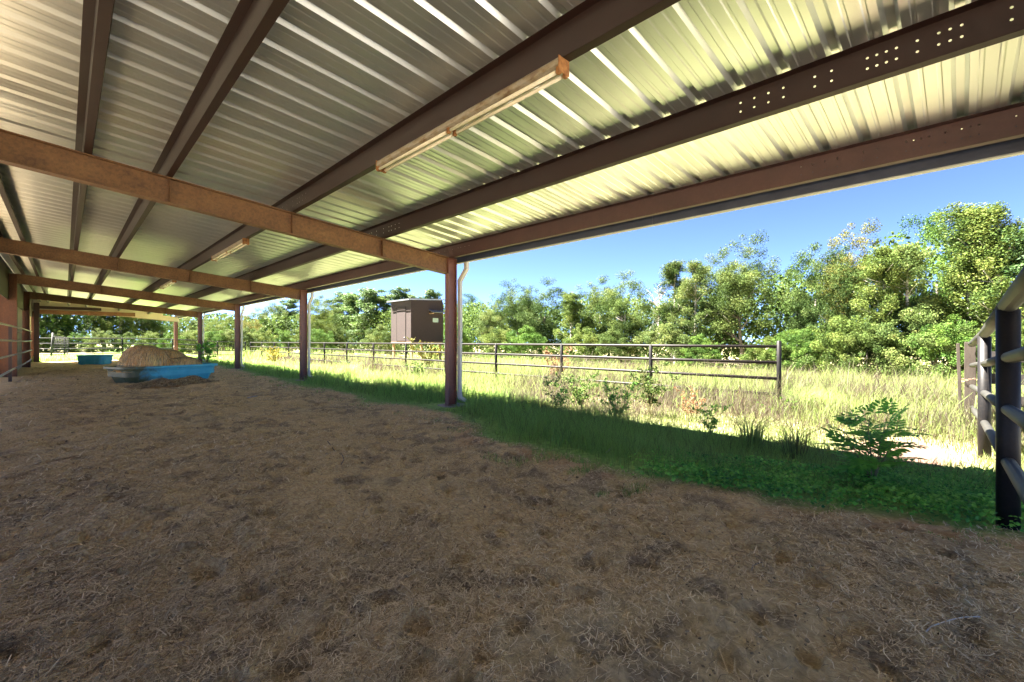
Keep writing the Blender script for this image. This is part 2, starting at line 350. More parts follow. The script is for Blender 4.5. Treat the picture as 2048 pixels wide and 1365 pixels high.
def ax(parts):
    a = [np.arange(s, e-1e-6, d) for s, e, d in parts]; return np.concatenate(a+[[parts[-1][1]]])
gxs = ax([(-220, -20, 20), (-20, -2, 2), (-2, -.2, .08), (-.2, 4.9, .02), (4.9, 7, .1), (7, 16, .4), (16, 60, 2), (60, 400, 20)])
gys = ax([(-220, -20, 20), (-20, -2, 2), (-2, -.2, .08), (-.2, 4.4, .02), (4.4, 8.5, .035), (8.5, 14, .07), (14, 26, .15), (26, 44, .5), (44, 80, 2), (80, 400, 20)])
GX, GY = np.meshgrid(gxs, gys); fx, fy = GX.ravel(), GY.ravel()
fz = gz(fx, fy)
soil = soil_mask(fx, fy)
dd = np.hypot(fx-1.75, fy-1.0)
sand = smooth(.02, .16, fbm(fx*1.9, fy*1.9, 5, 21)+.32*np.exp(-((fx-1.75)**2/.55+(fy-.85)**2/.45))-.13)*.85
sand = np.maximum(sand, .5*smooth(.12, .22, fbm(fx*4.5, fy*4.5, 4, 31))*smooth(3.2, 1.2, dd))
clay = .55*smooth(-.6, -.1, fx-edge_x(fy))*smooth(.0, .16, fbm(fx*1.6, fy*1.6, 4, 41)+.03)*smooth(7.5, 5, fy)*.85
dung = smooth(.03, .22, fbm(fx*5.5, fy*5.5, 5, 51)+.35*fbm(fx*1.1, fy*1.1, 2, 52))*.7*smooth(14, 6, np.hypot(fx, fy)*.6)
lush = smooth(7.2, 6.2, fx+.5*fbm(fx, fy, 3, 61))
lush = np.maximum(lush*(fx > 3), smooth(36.7, 37.5, fy)*smooth(46, 43, fy)*smooth(-6, -4, fx)*.8)
path = np.exp(-((fx-7.2)**2/2.2+(fy-.55)**2/.35))*1.6
path = np.clip(path+fbm(fx*2, fy*2, 3, 71)*.6*(path > .1), 0, 1)*smooth(5.2, 5.9, fx)
nx, ny = len(gxs), len(gys)
ii = (np.arange(ny-1)[:, None]*nx+np.arange(nx-1)[None, :]).ravel()
ground = link('ground', np_mesh('ground', np.stack([fx, fy, fz], 1), [np.stack([ii, ii+1, ii+nx+1, ii+nx], 1)], M['ground'],
              dict(bounce_gravel=smooth(-1.2, -1.9, fy)*smooth(9, 8, fx)*smooth(-40, -36, fy)*smooth(-2.5, -2, fx), bounce_yard=np.maximum(smooth(-1.5, -2.1, fx), smooth(-1.4, -2.2, fy)*smooth(5, 4, fx))*smooth(-40, -36, fx)*smooth(-40, -36, fy), soil=soil, sand=sand, clay=clay, dung=dung, lush=lush, path=path), True))
tag(ground, 'trampled brown bedding running out into a dry yellow field', 'ground', kind='structure')

# ------------------------------------------------------------------ the open shed
SL = .0994; XE = 5.3251; ZT = CZ+1.6014; BAY = 7.62; Y1 = 7.02
FY = [-.8, Y1, Y1+BAY, Y1+2*BAY, Y1+3*BAY, Y1+4*BAY]
YS, YEND = -.95, FY[-1]+.12
PD = .22                                     # purlin depth
def zr(x): return ZT+(XE-x)*SL               # top of the rafters
XW = -1.12                                   # inner face of the barn columns
shed = empty('open_shed', (0, 0, 0), 0, 'long open-sided metal shed with rust-brown frame and ribbed roof over the bedding', 'shed')

# roof sheets, each three ribs wide
def roof_panel_mesh():
    W = .3048; prof = []
    for k in range(3):
        o = k*W
        prof += [(o-.046, 0), (o-.022, .034), (o+.022, .034), (o+.046, 0),
                 (o+.088, 0), (o+.096, .005), (o+.112, .005), (o+.12, 0), (o+.184, 0), (o+.192, .005), (o+.208, .005), (o+.216, 0)]
    prof += [(3*W-.046-.0015, .0), (3*W-.022-.0015, .0325), (3*W+.022, .0325)]
    v = []; f = []; n = len(prof); xs = [-1.9, 1.8, 5.62]
    for x in xs:
        for y, z in prof: v.append((x, y, zr(x)+PD+z))
    for j in range(len(xs)-1):
        for i in range(n-1): f.append((j*n+i, j*n+i+1, (j+1)*n+i+1, (j+1)*n+i))
    return MB().add(v, f).mesh('roof_panel', M['roof'])
rpm = roof_panel_mesh()
k0 = math.floor((YS)/.9144); y = k0*.9144+.008
while y < YEND-.3:
    link('roof_panel', rpm, shed, (0, y, 0)); y += .9144

# purlins: Z sections, one length to a bay, with punched bolt holes at the laps
HOLES = [.55, .455, .365, .28, .125, .055, -.075, -.105, -.135, -.165]
def z_purlin(name, xw, y0, y1, holes, material, depth=PD, fl=.062, zt=None, hr=.0085, hz=(.075, .145)):
    """xw: web plane; flange at the foot reaches outwards, flange at the head inwards"""
    mb = MB(); zb = (zr(xw) if zt is None else zt)+.001
    ztp = zb+depth-.002
    mb.add([(xw, y0, zb), (xw+fl, y0, zb-fl*SL), (xw+fl, y1, zb-fl*SL), (xw, y1, zb)], [(0, 1, 2, 3)])
    mb.add([(xw+fl, y0, zb-fl*SL), (xw+fl+.008, y0, zb+.014), (xw+fl+.008, y1, zb+.014), (xw+fl, y1, zb-fl*SL)], [(0, 1, 2, 3)])
    mb.add([(xw, y0, ztp), (xw-fl, y0, ztp+fl*SL), (xw-fl, y1, ztp+fl*SL), (xw, y1, ztp)], [(0, 1, 2, 3)])
    hs = sorted(h for h in holes if y0+.03 < h < y1-.03)
    c = .0125; cur = y0
    rect = lambda a, b, p, q: mb.add([(xw, a, p), (xw, b, p), (xw, b, q), (xw, a, q)], [(0, 1, 2, 3)])
    for h in hs:
        if h-c < cur: continue
        rect(cur, h-c, zb, ztp); z = zb
        for d in hz:
            zc = zb+d; rect(h-c, h+c, z, zc-c); z = zc+c
            sq = []; ci = []
            for a in range(8):
                t = math.pi/4*a+math.pi/4; k = max(abs(math.cos(t)), abs(math.sin(t)))
                sq.append((xw, h+c*math.cos(t)/k, zc+c*math.sin(t)/k)); ci.append((xw, h+hr*math.cos(t), zc+hr*math.sin(t)))
            mb.add(sq+ci, [(a, (a+1) % 8, 8+(a+1) % 8, 8+a) for a in range(8)])
        rect(h-c, h+c, z, ztp); cur = h+c
    rect(cur, y1, zb, ztp)
    o = mb.build(name, material, shed)
    s = o.modifiers.new('plate', 'SOLIDIFY'); s.thickness = .003; s.offset = 0
    return o
def img_to_y(x, X):
    u = (x-1024)/897.09; return X*(SY-u*CY)/(CY+u*SY)
h4 = [img_to_y(1350+c/2.904, 3.82) for c in (374, 453, 535, 621, 803, 900, 1107, 1162, 1217, 1275, 1396, 1520, 1585, 1652, 1940)]
PX = [3.876, 2.4203, .9508, .2144, -.62]
lap = lambda f: [f+d for d in (-.62, -.5, -.38, -.3, -.12, .12, .3, .38, .5, .62)]
ends = [YS]+FY[1:-1]+[YEND]
for j, X in enumerate(PX):
    for i in range(len(ends)-1):
        hol = []
        if X > 2: hol = lap(ends[i])+lap(ends[i+1])
        if j == 0 and i == 0: hol = h4+lap(ends[1])
        z_purlin('purlin', X-.062, ends[i]+.002, ends[i+1]-.002, hol, M['purlin'])
for i in range(len(ends)-1):
    hol = [h-.1 for h in h4]+lap(ends[1]) if i == 0 else lap(ends[i])+lap(ends[i+1])
    z_purlin('eave_strut', XE-.06, ends[i]+.002, ends[i+1]-.002, hol, M['eave'], hz=(.07, .15), hr=.006)

# rafters (rusty I beams), columns, cleats
RD = .318
def rafter(y, x0=XW, material=None, fw=.07):
    mb = MB(); x1 = XE-.1
    for dz0, dz1, hw in ((-RD, -RD+.011, fw), (-.011, 0, fw), (-RD+.011, -.011, .004)):
        v = []
        for x in (x0, x1):
            for (yy, dz) in ((-hw, dz0), (hw, dz0), (hw, dz1), (-hw, dz1)): v.append((x, y+yy, zr(x)-.002+dz))
        mb.add(v, [(0, 3, 2, 1), (4, 5, 6, 7), (0, 1, 5, 4), (1, 2, 6, 5), (2, 3, 7, 6), (3, 0, 4, 7)])
    r = mb.build('rafter', material or M['rafter'], shed)
    for xc in (.93, 2.38, 3.84):             # stiffener plates under the purlins
        c = MB(); zz = zr(xc); c.box(xc-.004, xc+.004, y-fw+.006, y-.005, zz-RD+.02, zz-.02); c.build('stiffener', M['rafter'], r)
    return r
def hcolumn(x, y, z0, z1, d=.2, fw=.115, material=None, name='column'):
    mb = MB(); t = .009
    mb.box(x-d/2, x-d/2+t, y-fw/2, y+fw/2, z0, z1); mb.box(x+d/2-t, x+d/2, y-fw/2, y+fw/2, z0, z1)
    mb.box(x-d/2+t, x+d/2-t, y-.004, y+.004, z0, z1)
    o = mb.build(name, material or M['column'], shed)
    MB().box(x-d/2-.03, x+d/2+.03, y-fw/2-.03, y+fw/2+.03, z0, z0+.014).build('base_plate', M['column'], o)
    MB().box(x-d/2-.003, x+d/2+.003, y-fw/2-.003, y+fw/2+.003, z1, z1+.012).build('cap_plate', M['column'], o)
    return o
for i, y in enumerate(FY):
    rafter(y)
    x = XE; z0 = g1(x, y)-.05
    hcolumn(x, y, z0+.06, zr(x)-.014)
    # footing
    fb = MB(); k = 14; ring = []
    rr = random.Random(i)
    for lev, (s, z) in enumerate(((1.1, -.2), (1.04, .05), (.93, .085), (0, .09))):
        for a in range(k):
            t = 2*math.pi*a/k; q = max(abs(math.cos(t)), abs(math.sin(t)))**.7
            ring.append((x+.05+s*.3*math.cos(t)/q*rr.uniform(.93, 1.05), y+s*.26*math.sin(t)/q*rr.uniform(.93, 1.05), z0+z-.02+rr.uniform(-.008, .008)))
    fb.add(ring, [(l*k+a, l*k+(a+1) % k, (l+1)*k+(a+1) % k, (l+1)*k+a) for l in range(3) for a in range(k)])
    fb.build('footing', M['concrete'], shed)

# gutter and downspouts
def gutter(y0, y1):
    pr = [(5.47, -.04), (5.47, -.068), (5.478, -.078), (5.54, -.078), (5.556, -.06), (5.565, .02), (5.58, .045), (5.565, .055)]
    v = []; f = []; n = len(pr)
    for y in (y0, y1):
        for x, z in pr: v.append((x, y, ZT+z))
    for i in range(n-1): f.append((i, i+1, n+i+1, n+i))
    o = MB().add(v, f).build('gutter', M['white'], shed)
    s = o.modifiers.new('plate', 'SOLIDIFY'); s.thickness = .0025; s.offset = 0
    MB().box(5.452, 5.466, y0, y1, ZT-.072, ZT+.215).build('eave_shade_strip', M['eave_shade'], o)  # dark strip standing in for the shade behind the gutter
for i in range(len(ends)-1):
    a = ends[i]; 
    while a < ends[i+1]-.05:
        b = min(a+3.81, ends[i+1]); gutter(a+.002, b-.002); a = b
def rect_pipe(pts, a, b):
    """rectangular spout through pts: a across y, b across the bend"""
    mb = MB(); v = []; f = []
    pts = [Vector(p) for p in pts]
    for i, p in enumerate(pts):
        t0 = (pts[i]-pts[i-1]).normalized() if i else (pts[1]-pts[0]).normalized()
        t1 = (pts[i+1]-pts[i]).normalized() if i < len(pts)-1 else t0
        t = (t0+t1).normalized(); side = Vector((-.5, .87, 0)) if False else Vector((0, 1, 0))
        side = (side-t*side.dot(t)).normalized(); nn = t.cross(side).normalized()
        k = 1/max(.5, t.dot(t1))
        for sa, sb in ((-1, -1), (1, -1), (1, 1), (-1, 1)): v.append(p+side*sa*a/2+nn*sb*b/2*k)
    for i in range(len(pts)-1):
        for k in range(4): f.append((i*4+k, i*4+(k+1) % 4, i*4+4+(k+1) % 4, i*4+4+k))
    f.append((3, 2, 1, 0)); n = (len(pts)-1)*4; f.append((n, n+1, n+2, n+3))
    return mb.add(v, f)
for i, y in enumerate(FY[1:-1]):
    yy = y-.1; xo = 5.50
    zb = g1(5.5, y)+.2
    d = rect_pipe([(xo, yy-.16, ZT-.075), (xo, yy-.16, ZT-.21), (xo-.035, yy, ZT-.43), (xo-.035, yy, ZT-.50)], .085, .062).build('downspout', M['white'], shed)
    rect_pipe([(xo-.035, yy, ZT-.49), (xo-.03, yy, ZT-1.2), (xo-.045, yy, zb+.3), (xo-.04, yy, zb)], .078, .056).build('downpipe', M['white'], d)
    rect_pipe([(xo-.04, yy, zb+.02), (xo-.035, yy-.01, zb-.04), (xo+.06, yy-.05, zb-.1)], .084, .06).build('outlet_elbow', M['white'], d)

# barn side: tapered frame columns, girts, cream cladding with grey kick board, added light-shaping aisle roof behind
for i, y in enumerate(FY):
    mb = MB(); zt = zr(-1.3)-.02
    xi0, xi1 = XW-.42, XW-.62
    v = []
    for yy in (-.004, .004):
        v += [(XW-.011, y+yy, -.05), (xi0, y+yy, -.05), (xi1, y+yy, zt), (XW-.011, y+yy, zt)]
    mb.add(v, [(0, 1, 2, 3), (7, 6, 5, 4)])
    o = mb.build('barn_column', M['barncol'], shed)
    MB().box(XW-.011, XW, y-.09, y+.09, -.05, zt).build('column_flange', M['barncol'], o)
    f2 = MB(); f2.add([(xi0-.01, y-.09, -.05), (xi0, y-.09, -.05), (xi1, y-.09, zt), (xi1-.01, y-.09, zt), (xi0-.01, y+.09, -.05), (xi0, y+.09, -.05), (xi1, y+.09, zt), (xi1-.01, y+.09, zt)],
                      [(0, 1, 2, 3), (7, 6, 5, 4), (1, 5, 6, 2), (4, 0, 3, 7)]); f2.build('column_flange', M['barncol'], o)
MB().box(XW-.2, XW-.185, YS, YEND-.1, zr(-1.2)-.9, zr(-1.2)+PD-.01).build('shade_valance', M['purlin'], shed)  # added dark sheet on the plate line, hides lit roofing and cuts side light
z_purlin('purlin', -1.02, YS, YEND-.02, lap(FY[1])+lap(FY[2])+lap(FY[3]), M['purlin'], zt=zr(-1.02)-.0)
# ribbed cladding between the last columns
def clad(y0, y1, z0, z1, x=XW-.24):
    p = []; y = y0
    while y < y1-.3: p += [(y, 0), (y+.2, 0), (y+.22, .025), (y+.26, .025), (y+.28, 0)]; y += .3048
    p.append((y1, 0)); v = []; n = len(p)
    for z in (z0, z1): v += [(x+d, yy, z) for yy, d in p]
    return MB().add(v, [(i, i+1, n+i+1, n+i) for i in range(n-1)])
for a, b in ((FY[3]+.6, FY[4]-.1), (FY[4]+.1, FY[5]-.3)):
    clad(a, b, 1.62, zr(-1.3)-.06).build('wall_sheet', M['cream'], shed)
    nb = 4; st = (b-a)/nb
    for q in range(nb):
        MB().box(XW-.26, XW-.235, a+q*st+.004, a+(q+1)*st-.004, .0, 1.6).build('kick_board', M['plywood'], shed)
# end frame: cream rake trim, level header beams, end post
ye = FY[-1]
mb = MB(); v = []
for x in (-1.5, 5.5):
    for yy, dz in ((-.085, -.3), (-.075, -.3), (-.075, .02), (-.085, .02)): v.append((x, ye+yy, zr(x)+dz))
mb.add(v, [(0, 3, 2, 1), (4, 5, 6, 7), (0, 1, 5, 4), (1, 2, 6, 5), (2, 3, 7, 6), (3, 0, 4, 7)])
mb.build('rake_trim', M['cream'], shed)
MB().box(XW, 3.2, ye-.16, ye-.09, CZ+1.56, CZ+1.80).build('end_header', M['rafter'], shed)
gb = MB(); gb.add([(XW, ye-.072, CZ+1.7), (4.6, ye-.072, zr(4.6)-.2), (4.6, ye-.072, zr(4.6)+PD-.01), (-1.8, ye-.072, zr(-1.8)+PD-.01), (-1.8, ye-.072, CZ+1.7)], [(0, 1, 2, 3, 4)])
gb.build('gable_sheet', M['cream'], shed)
MB().box(XW, 1.6, ye-.13, ye-.09, CZ+1.86, CZ+2.02).build('end_girt', M['purlin'], shed)
MB().box(XW-.12, XW+.1, ye-.32, ye-.17, -.03, zr(-1)-.05).build('end_post', M['purlin'], shed)
# added unseen aisle roof on posts, its width set to shape the side light
bm_ = MB()
bm_.add([(-1.5, YS-.3, zr(-1.5)+PD+.06), (-2.9, YS-.1, 3.99), (-2.9, YEND+.1, 3.99), (-1.5, YEND+.3, zr(-1.5)+PD+.06)], [(0, 1, 2, 3)])
bm_.build('added_shade_roof', M['barncol'], shed)
for i, y in enumerate(FY): MB().box(-2.65, -2.5, y-.06, y+.06, -.1, 3.85).build('barn_post', M['barncol'], shed)

# ------------------------------------------------------------------ strip lights under the third purlin
def fixture():
    root = empty('strip_light', (0, 0, 0))
    L = 2.44; w = .105
    # local y along the purlin, z=0 top of housing
    mb = MB(); pr = [(-w/2+.012, 0), (w/2-.012, 0), (w/2, -.018), (w/2, -.052), (w/2-.02, -.062), (-w/2+.02, -.062), (-w/2, -.052), (-w/2, -.018)]
    v = [(x, y, z) for y in (0, L) for x, z in pr]; n = len(pr)
    mb.add(v, [(i, (i+1) % n, n+(i+1) % n, n+i) for i in range(n)]+[tuple(range(n-1, -1, -1)), tuple(range(n, 2*n))])
    mb.build('housing', M['fixwhite'], root)
    MB().box(-.016, .016, .01, L-.01, -.07, -.0625).build('reflector', M['fixdark'], root)
    for sx in (-1, 1):
        for a, b in ((.035, L/2-.03), (L/2+.03, L-.035)):
            MB().tube([(sx*.034, a, -.088), (sx*.034, b, -.088)], .0145, 10).build('lamp_tube', M['tube'], root)
        for yy in (.012, L/2, L-.012):
            MB().box(sx*.034-.014, sx*.034+.014, yy-.012, yy+.012, -.108, -.0625).build('lamp_holder', M['fixrust'], root)
    for yy in (-.006, L+.001):
        MB().box(-w/2-.004, w/2+.004, yy, yy+.005, -.1, .004).build('end_cap', M['fixrust'], root)
    return root
def copy_tree(o, parent=None):
    c = o.copy(); C.objects.link(c); c.parent = parent
    for ch in o.children: copy_tree(ch, c)
    return c
fx0 = fixture()
fl = [(1.88, 'rust-spotted white twin-tube strip light under the purlin nearest the camera', 0),
      (9.3, 'rusty strip light beyond the first rusty rafter, second of three in the row', 0),
      (16.9, 'small far strip light beyond the second rafter, last of the row', 0)]
fobs = [fx0]+[copy_tree(fx0) for _ in fl[1:]]
for o, (y, lab, _) in zip(fobs, fl):
    o.location = (2.36, y, zr(2.36)-.012); tag(o, lab, 'light fixture', 'strip lights along the purlin')

# ------------------------------------------------------------------ pipe fences
def pipe_fence(name, label, cat, posts, rails, postmat, railmat, pr=.045, rr=.033, top=.1, group=None, caps=True, deep=.3):
    """posts: (x,y,height of top above the ground); rails: heights above ground, run along the posts"""
    root = empty(name, (posts[0][0], posts[0][1], g1(posts[0][0], posts[0][1])), 0, label, cat, group)
    o0 = Vector(root.location)
    for x, y, h in posts:
        z = g1(x, y)
        MB().tube([Vector((x, y, z-deep))-o0, Vector((x, y, z+h))-o0, Vector((x, y, z+h+pr*.35))-o0], [pr, pr, pr*.5], 12).build('post', postmat, root)
    for r in rails:
        pts = [Vector((x, y, base_line(x, y)+r))-o0 for x, y, _ in posts]
        MB().tube(pts, rr, 10).build('rail', railmat, root)
    return root
def base_line(x, y): return float(base_z(np.array([x]), np.array([y]))[0])
fp = [(10.7, 2.73+2.93*k, 1.47 if k == 0 else 1.38) for k in range(14)]
pipe_fence('pipe_fence', 'long dark four-rail pipe fence ending in a round post, between shed and field', 'fence', fp, (1.36, 1.02, .68, .34), M['pipe'], M['rail'], .046, .034)
fq = [(x, 42.2, 1.4) for x in (-6, -3, 0., 2.9, 5.8, 8.7)]+[(10.7, 42.3, 1.4)]
pipe_fence('pipe_fence', 'dark pipe fence crossing beyond the open far end of the shed', 'fence', fq, (1.38, 1.03, .68, .33), M['pipe'], M['pipe'], .045, .033)
# near fence at the right, rails welded between heavy posts, stepping down with the slope
root = empty('pipe_fence', (4.48, -.22, 0), 0, 'heavy mildewed pipe fence close to the camera at the right edge', 'fence')
FN = [(2.2, -.25, 1.60, -.0), (4.48, -.22, 1.49, 0.), (7.69, -.19, 1.335, -.13), (10.6, -.12, 1.2, -.25)]
o0 = Vector((4.48, -.22, 0))
for (x, y, h, b) in FN[:3]:
    MB().tube([Vector((x, y, b-.4))-o0, Vector((x, y, h-.03))-o0], .058, 16).build('post', M['pipe'], root)
for k, d in enumerate((0, .352, .70, 1.05)):
    for i in range(3):
        x0, y0, h0, _ = FN[i]; x1, y1, h1, _ = FN[i+1]
        e0 = .0 if k == 0 else .045; e1 = 0 if k == 0 else .045
        p0 = Vector((x0, y0, h0-d)); p1 = Vector((x1, y1, h1-d)); t = (p1-p0).normalized()
        MB().tube([p0+t*e0-o0, p1-t*e1-o0], .05 if k == 0 else .037, 14).build('rail', M['mossrail'], root)
# timber gate post with chain, and the black board fence carrying on from it
gp = empty('gate_post', (10.72, -.1, base_line(10.7, 0)), 0, 'weathered square timber gate post at the far end of the near pipe fence', 'post')
MB().box(-.07, .07, -.07, .07, -.3, 1.46).build('post', M['oldwood'], gp, bevel=.008)
MB().box(-.06, -.0, .085, .13, .05, 1.44).build('batten', M['oldwood'], gp, rot=(R(-1.5), 0, 0), bevel=.004)
ch = empty('chain', (10.72, -.1, base_line(10.7, 0)+.85), 0, 'loose rusty gate chain hanging round the timber gate post', 'chain')
for k in range(16):
    t = 2*math.pi*k/16; mb = MB(); q = [(.013*math.cos(a)*1.7, .011*math.sin(a), 0) for a in np.linspace(0, 6.283, 9)]
    mb.tube(q, .004, 5, False); r_ = .115
    mb.build('chain_link', M['hose'], ch, (r_*math.cos(t), r_*math.sin(t), -.06*(1-math.cos(t*2-.6))*.5), (math.pi/2*(k % 2), .3*math.sin(t), t+math.pi/2))
bf = empty('board_fence', (10.8, -.2, base_line(10.8, 0)), 0, 'black four-board fence seen behind the near pipe fence post', 'fence')
for k in range(4):
    for z in (1.14, .77, .42, .06):
        MB().box(-.013, .013, -.02-2.44*k-2.43, -.02-2.44*k, z, z+.17).build('board', M['board'], bf, (0, 0, random.uniform(-.01, .01)), (0, 0, random.uniform(-.003, .003)))
for k in range(9):
    MB().box(.018, .11, -.32-1.22*k, -.23-1.22*k, -.3, 1.4).build('fence_post', M['board'], bf)
# old field fence along the wood
wf = empty('field_fence', (47.5, -6, base_line(47.5, -6)), 0, 'low pale two-rail wooden fence half hidden in grass along the trees', 'fence')
ys_ = np.arange(-8, 60, 2.6); o0 = Vector(wf.location)
for k, y in enumerate(ys_):
    z = g1(47.5, y); MB().box(-.06, .06, -.06, .06, -.2, 1.2+random.uniform(-.08, .1)).build('fence_post', M['oldwood'], wf, Vector((47.5, y, z))-o0)
    if k < len(ys_)-1:
        for h in (1.05, .6):
            z2 = g1(47.5, ys_[k+1])
            MB().add([(47.42, y, z+h), (47.46, y, z+h), (47.46, y, z+h+.13), (47.42, y, z+h+.13), (47.42, y+2.59, z2+h), (47.46, y+2.59, z2+h), (47.46, y+2.59, z2+h+.13), (47.42, y+2.59, z2+h+.13)],
                     [(0, 3, 2, 1), (4, 5, 6, 7), (0, 1, 5, 4), (1, 2, 6, 5), (2, 3, 7, 6), (3, 0, 4, 7)]).build('rail', M['oldwood'], wf, -o0)
# corral panel along the barn columns
cp = empty('corral_panel', (XW+.05, 19.8, 0), 0, 'grey four-rail corral panel along the rusty barn columns at far left', 'fence')
for z in (1.68, 1.26, .84, .42):
    for a, b in ((11.0, 19.8), (19.8, 30.0)):
        MB().tube([(0, a-19.8, z), (0, (a+b)/2-19.8, z+random.uniform(-.02, .02)), (0, b-19.8-.005, z)], .026, 8).build('rail', M['galvrail'], cp)
for y in (11., 19.8, 30.0):
    MB().box(-.035, .035, -.035, .035, -.15, 1.72).build('post', M['purlin'], cp, (-.065, y-19.8, 0))
# open wire gate leaning at the far end
wg = empty('wire_gate', (-.6, 40.6, base_line(-.6, 40.6)), R(62), 'black wire-mesh gate standing ajar beyond the far left end of the shed', 'gate')
fr = MB(); fr.tube([(0, 0, .05), (0, 0, 1.5), (1.5, 0, 1.42), (1.5, 0, .05), (0, 0, .05)], .03, 6); fr.build('gate_frame', M['black'], wg, rot=(R(6), 0, 0))
mm = MB()
for k in range(1, 10): mm.tube([(k*.15, 0, .06), (k*.15, 0, 1.44)], .009, 4)
for k in range(1, 9): mm.tube([(0, 0, .05+k*.16), (1.5, 0, .05+k*.16)], .009, 4)
mm.build('wire_mesh', M['black'], wg, rot=(R(6), 0, 0))
MB().tube([(-.06, 0, -.3), (-.06, -.12, 1.72)], .05, 8).build('gate_post', M['black'], wg)
tv = []; tf = []
for j in range(9):
    for i in range(13):
        x = -.9+i*.15; y = -.4+j*.1
        tv.append((x+.05*math.sin(j), y, .05+.09*float(vnoise(np.array([x*3]), np.array([y*4]), 3)[0])+.05*math.sin(x*2)))
tf = [(j*13+i, j*13+i+1, j*13+i+14, j*13+i+13) for j in range(8) for i in range(12)]
to = MB().add(tv, tf, True).build('tarpaulin', M['tarp'], None, (.25, 38.9, base_line(.2, 38.9)), (0, 0, .5)); sm_ = to.modifiers.new('t', 'SOLIDIFY'); sm_.thickness = .01
tag(to, 'crumpled pale green tarpaulin on the ground by the far wire gate', 'tarpaulin')

# ------------------------------------------------------------------ blue tubs, baled hay, hay heaps
def tub(name, label, loc, rz, Lr, Wr, Hh, dirt):
    root = empty(name, loc, rz, label, 'tub', 'blue plastic tubs')
    def ring(L, W, z, n=6, cr=.28):
        pts = []
        for qx, qy, a0 in ((1, 1, 0), (-1, 1, 90), (-1, -1, 180), (1, -1, 270)):
            for k in range(n+1):
                a = R(a0+90*k/n); pts.append((qx*(L/2-cr)+cr*math.cos(a), qy*(W/2-cr)+cr*math.sin(a), z))
        return pts
    n = len(ring(1, 1, 0)); lev = []
    for k, z in enumerate(np.linspace(0, Hh-.07, 7)):
        f = k/6; s = .80+.15*f
        lev.append(ring(Lr*s, Wr*s, z, cr=.24+.04*f))
    v = [p for r_ in lev for p in r_]; m = len(lev)
    fcs = [(j*n+i, j*n+(i+1) % n, (j+1)*n+(i+1) % n, (j+1)*n+i) for j in range(m-1) for i in range(n)]+[tuple(range(n-1, -1, -1))]
    inn = len(v)
    body = MB().add(v, fcs, True); 
    iv = [p for r_ in [ring(Lr*.93, Wr*.93, Hh-.075, cr=.26), ring(Lr*.8, Wr*.8, .05, cr=.22)] for p in r_]
    body.add(iv, [((i+1) % n, i, n+i, n+(i+1) % n) for i in range(n)]+[tuple(n+i for i in range(n))], True)
    b = body.build('body', M['tub'], root); b.color = (1, 1, 1, dirt)
    rv = [p for r_ in [ring(Lr*.935, Wr*.93, Hh-.075, cr=.26), ring(Lr*.99, Wr*.985, Hh-.075, cr=.28), ring(Lr, Wr, Hh-.065, cr=.29), ring(Lr, Wr, Hh-.008, cr=.29), ring(Lr*.988, Wr*.98, Hh, cr=.28), ring(Lr*.945, Wr*.94, Hh, cr=.26), ring(Lr*.935, Wr*.93, Hh-.02, cr=.25), ring(Lr*.925, Wr*.92, Hh-.3, cr=.24)] for p in r_]
    rf = [(j*n+i, j*n+(i+1) % n, (j+1)*n+(i+1) % n, (j+1)*n+i) for j in range(7) for i in range(n)]
    ro = MB().add(rv, rf, False).build('rim', M['tub'], root); ro.color = (1, 1, 1, dirt)
    # moulded panels and ledges on the long sides and ends
    for sy in (-1, 1):
        for xa, xb in ((-.36, -.1), (-.05, .2), (.24, .36)):
            pv = []
            for x in (xa, xb):
                for z, o_ in ((.1*Hh, .0), (.1*Hh, .016), (.62*Hh, .016), (.62*Hh, .0)):
                    s = .80+.15*z/(Hh-.07); pv.append((x*Lr, sy*(Wr*s/2+o_), z))
            po = MB().add(pv, [(0, 1, 5, 4), (1, 2, 6, 5), (2, 3, 7, 6), (0, 3, 2, 1), (4, 5, 6, 7)]).build('side_panel', M['tub'], root, bevel=.006); po.color = (1, 1, 1, dirt)
    for sx in (-1, 1):
        pv = []
        for y in (-.22*Wr, .22*Wr):
            for z, o_ in ((.1*Hh, .0), (.1*Hh, .014), (.62*Hh, .014), (.62*Hh, .0)):
                s = .80+.15*z/(Hh-.07); pv.append((sx*(Lr*s/2+o_), y, z))
        po = MB().add(pv, [(0, 1, 5, 4), (1, 2, 6, 5), (2, 3, 7, 6), (0, 3, 2, 1), (4, 5, 6, 7)]).build('side_panel', M['tub'], root, bevel=.006); po.color = (1, 1, 1, dirt)
    return root
TX, TY, TA = 2.2, 17.6, R(19)
tub('feed_tub', 'big blue plastic tub with mud-stained end, heaped with netted hay', (TX, TY, g1(TX, TY)-.03), TA, 2.65, 1.45, .54, 1.0)
tub('feed_tub', 'empty clean blue plastic tub near the far end of the shed', (1.12, 31.6, g1(1.1, 31.6)-.02), R(-38), 1.35, .95, .5, 0.0)

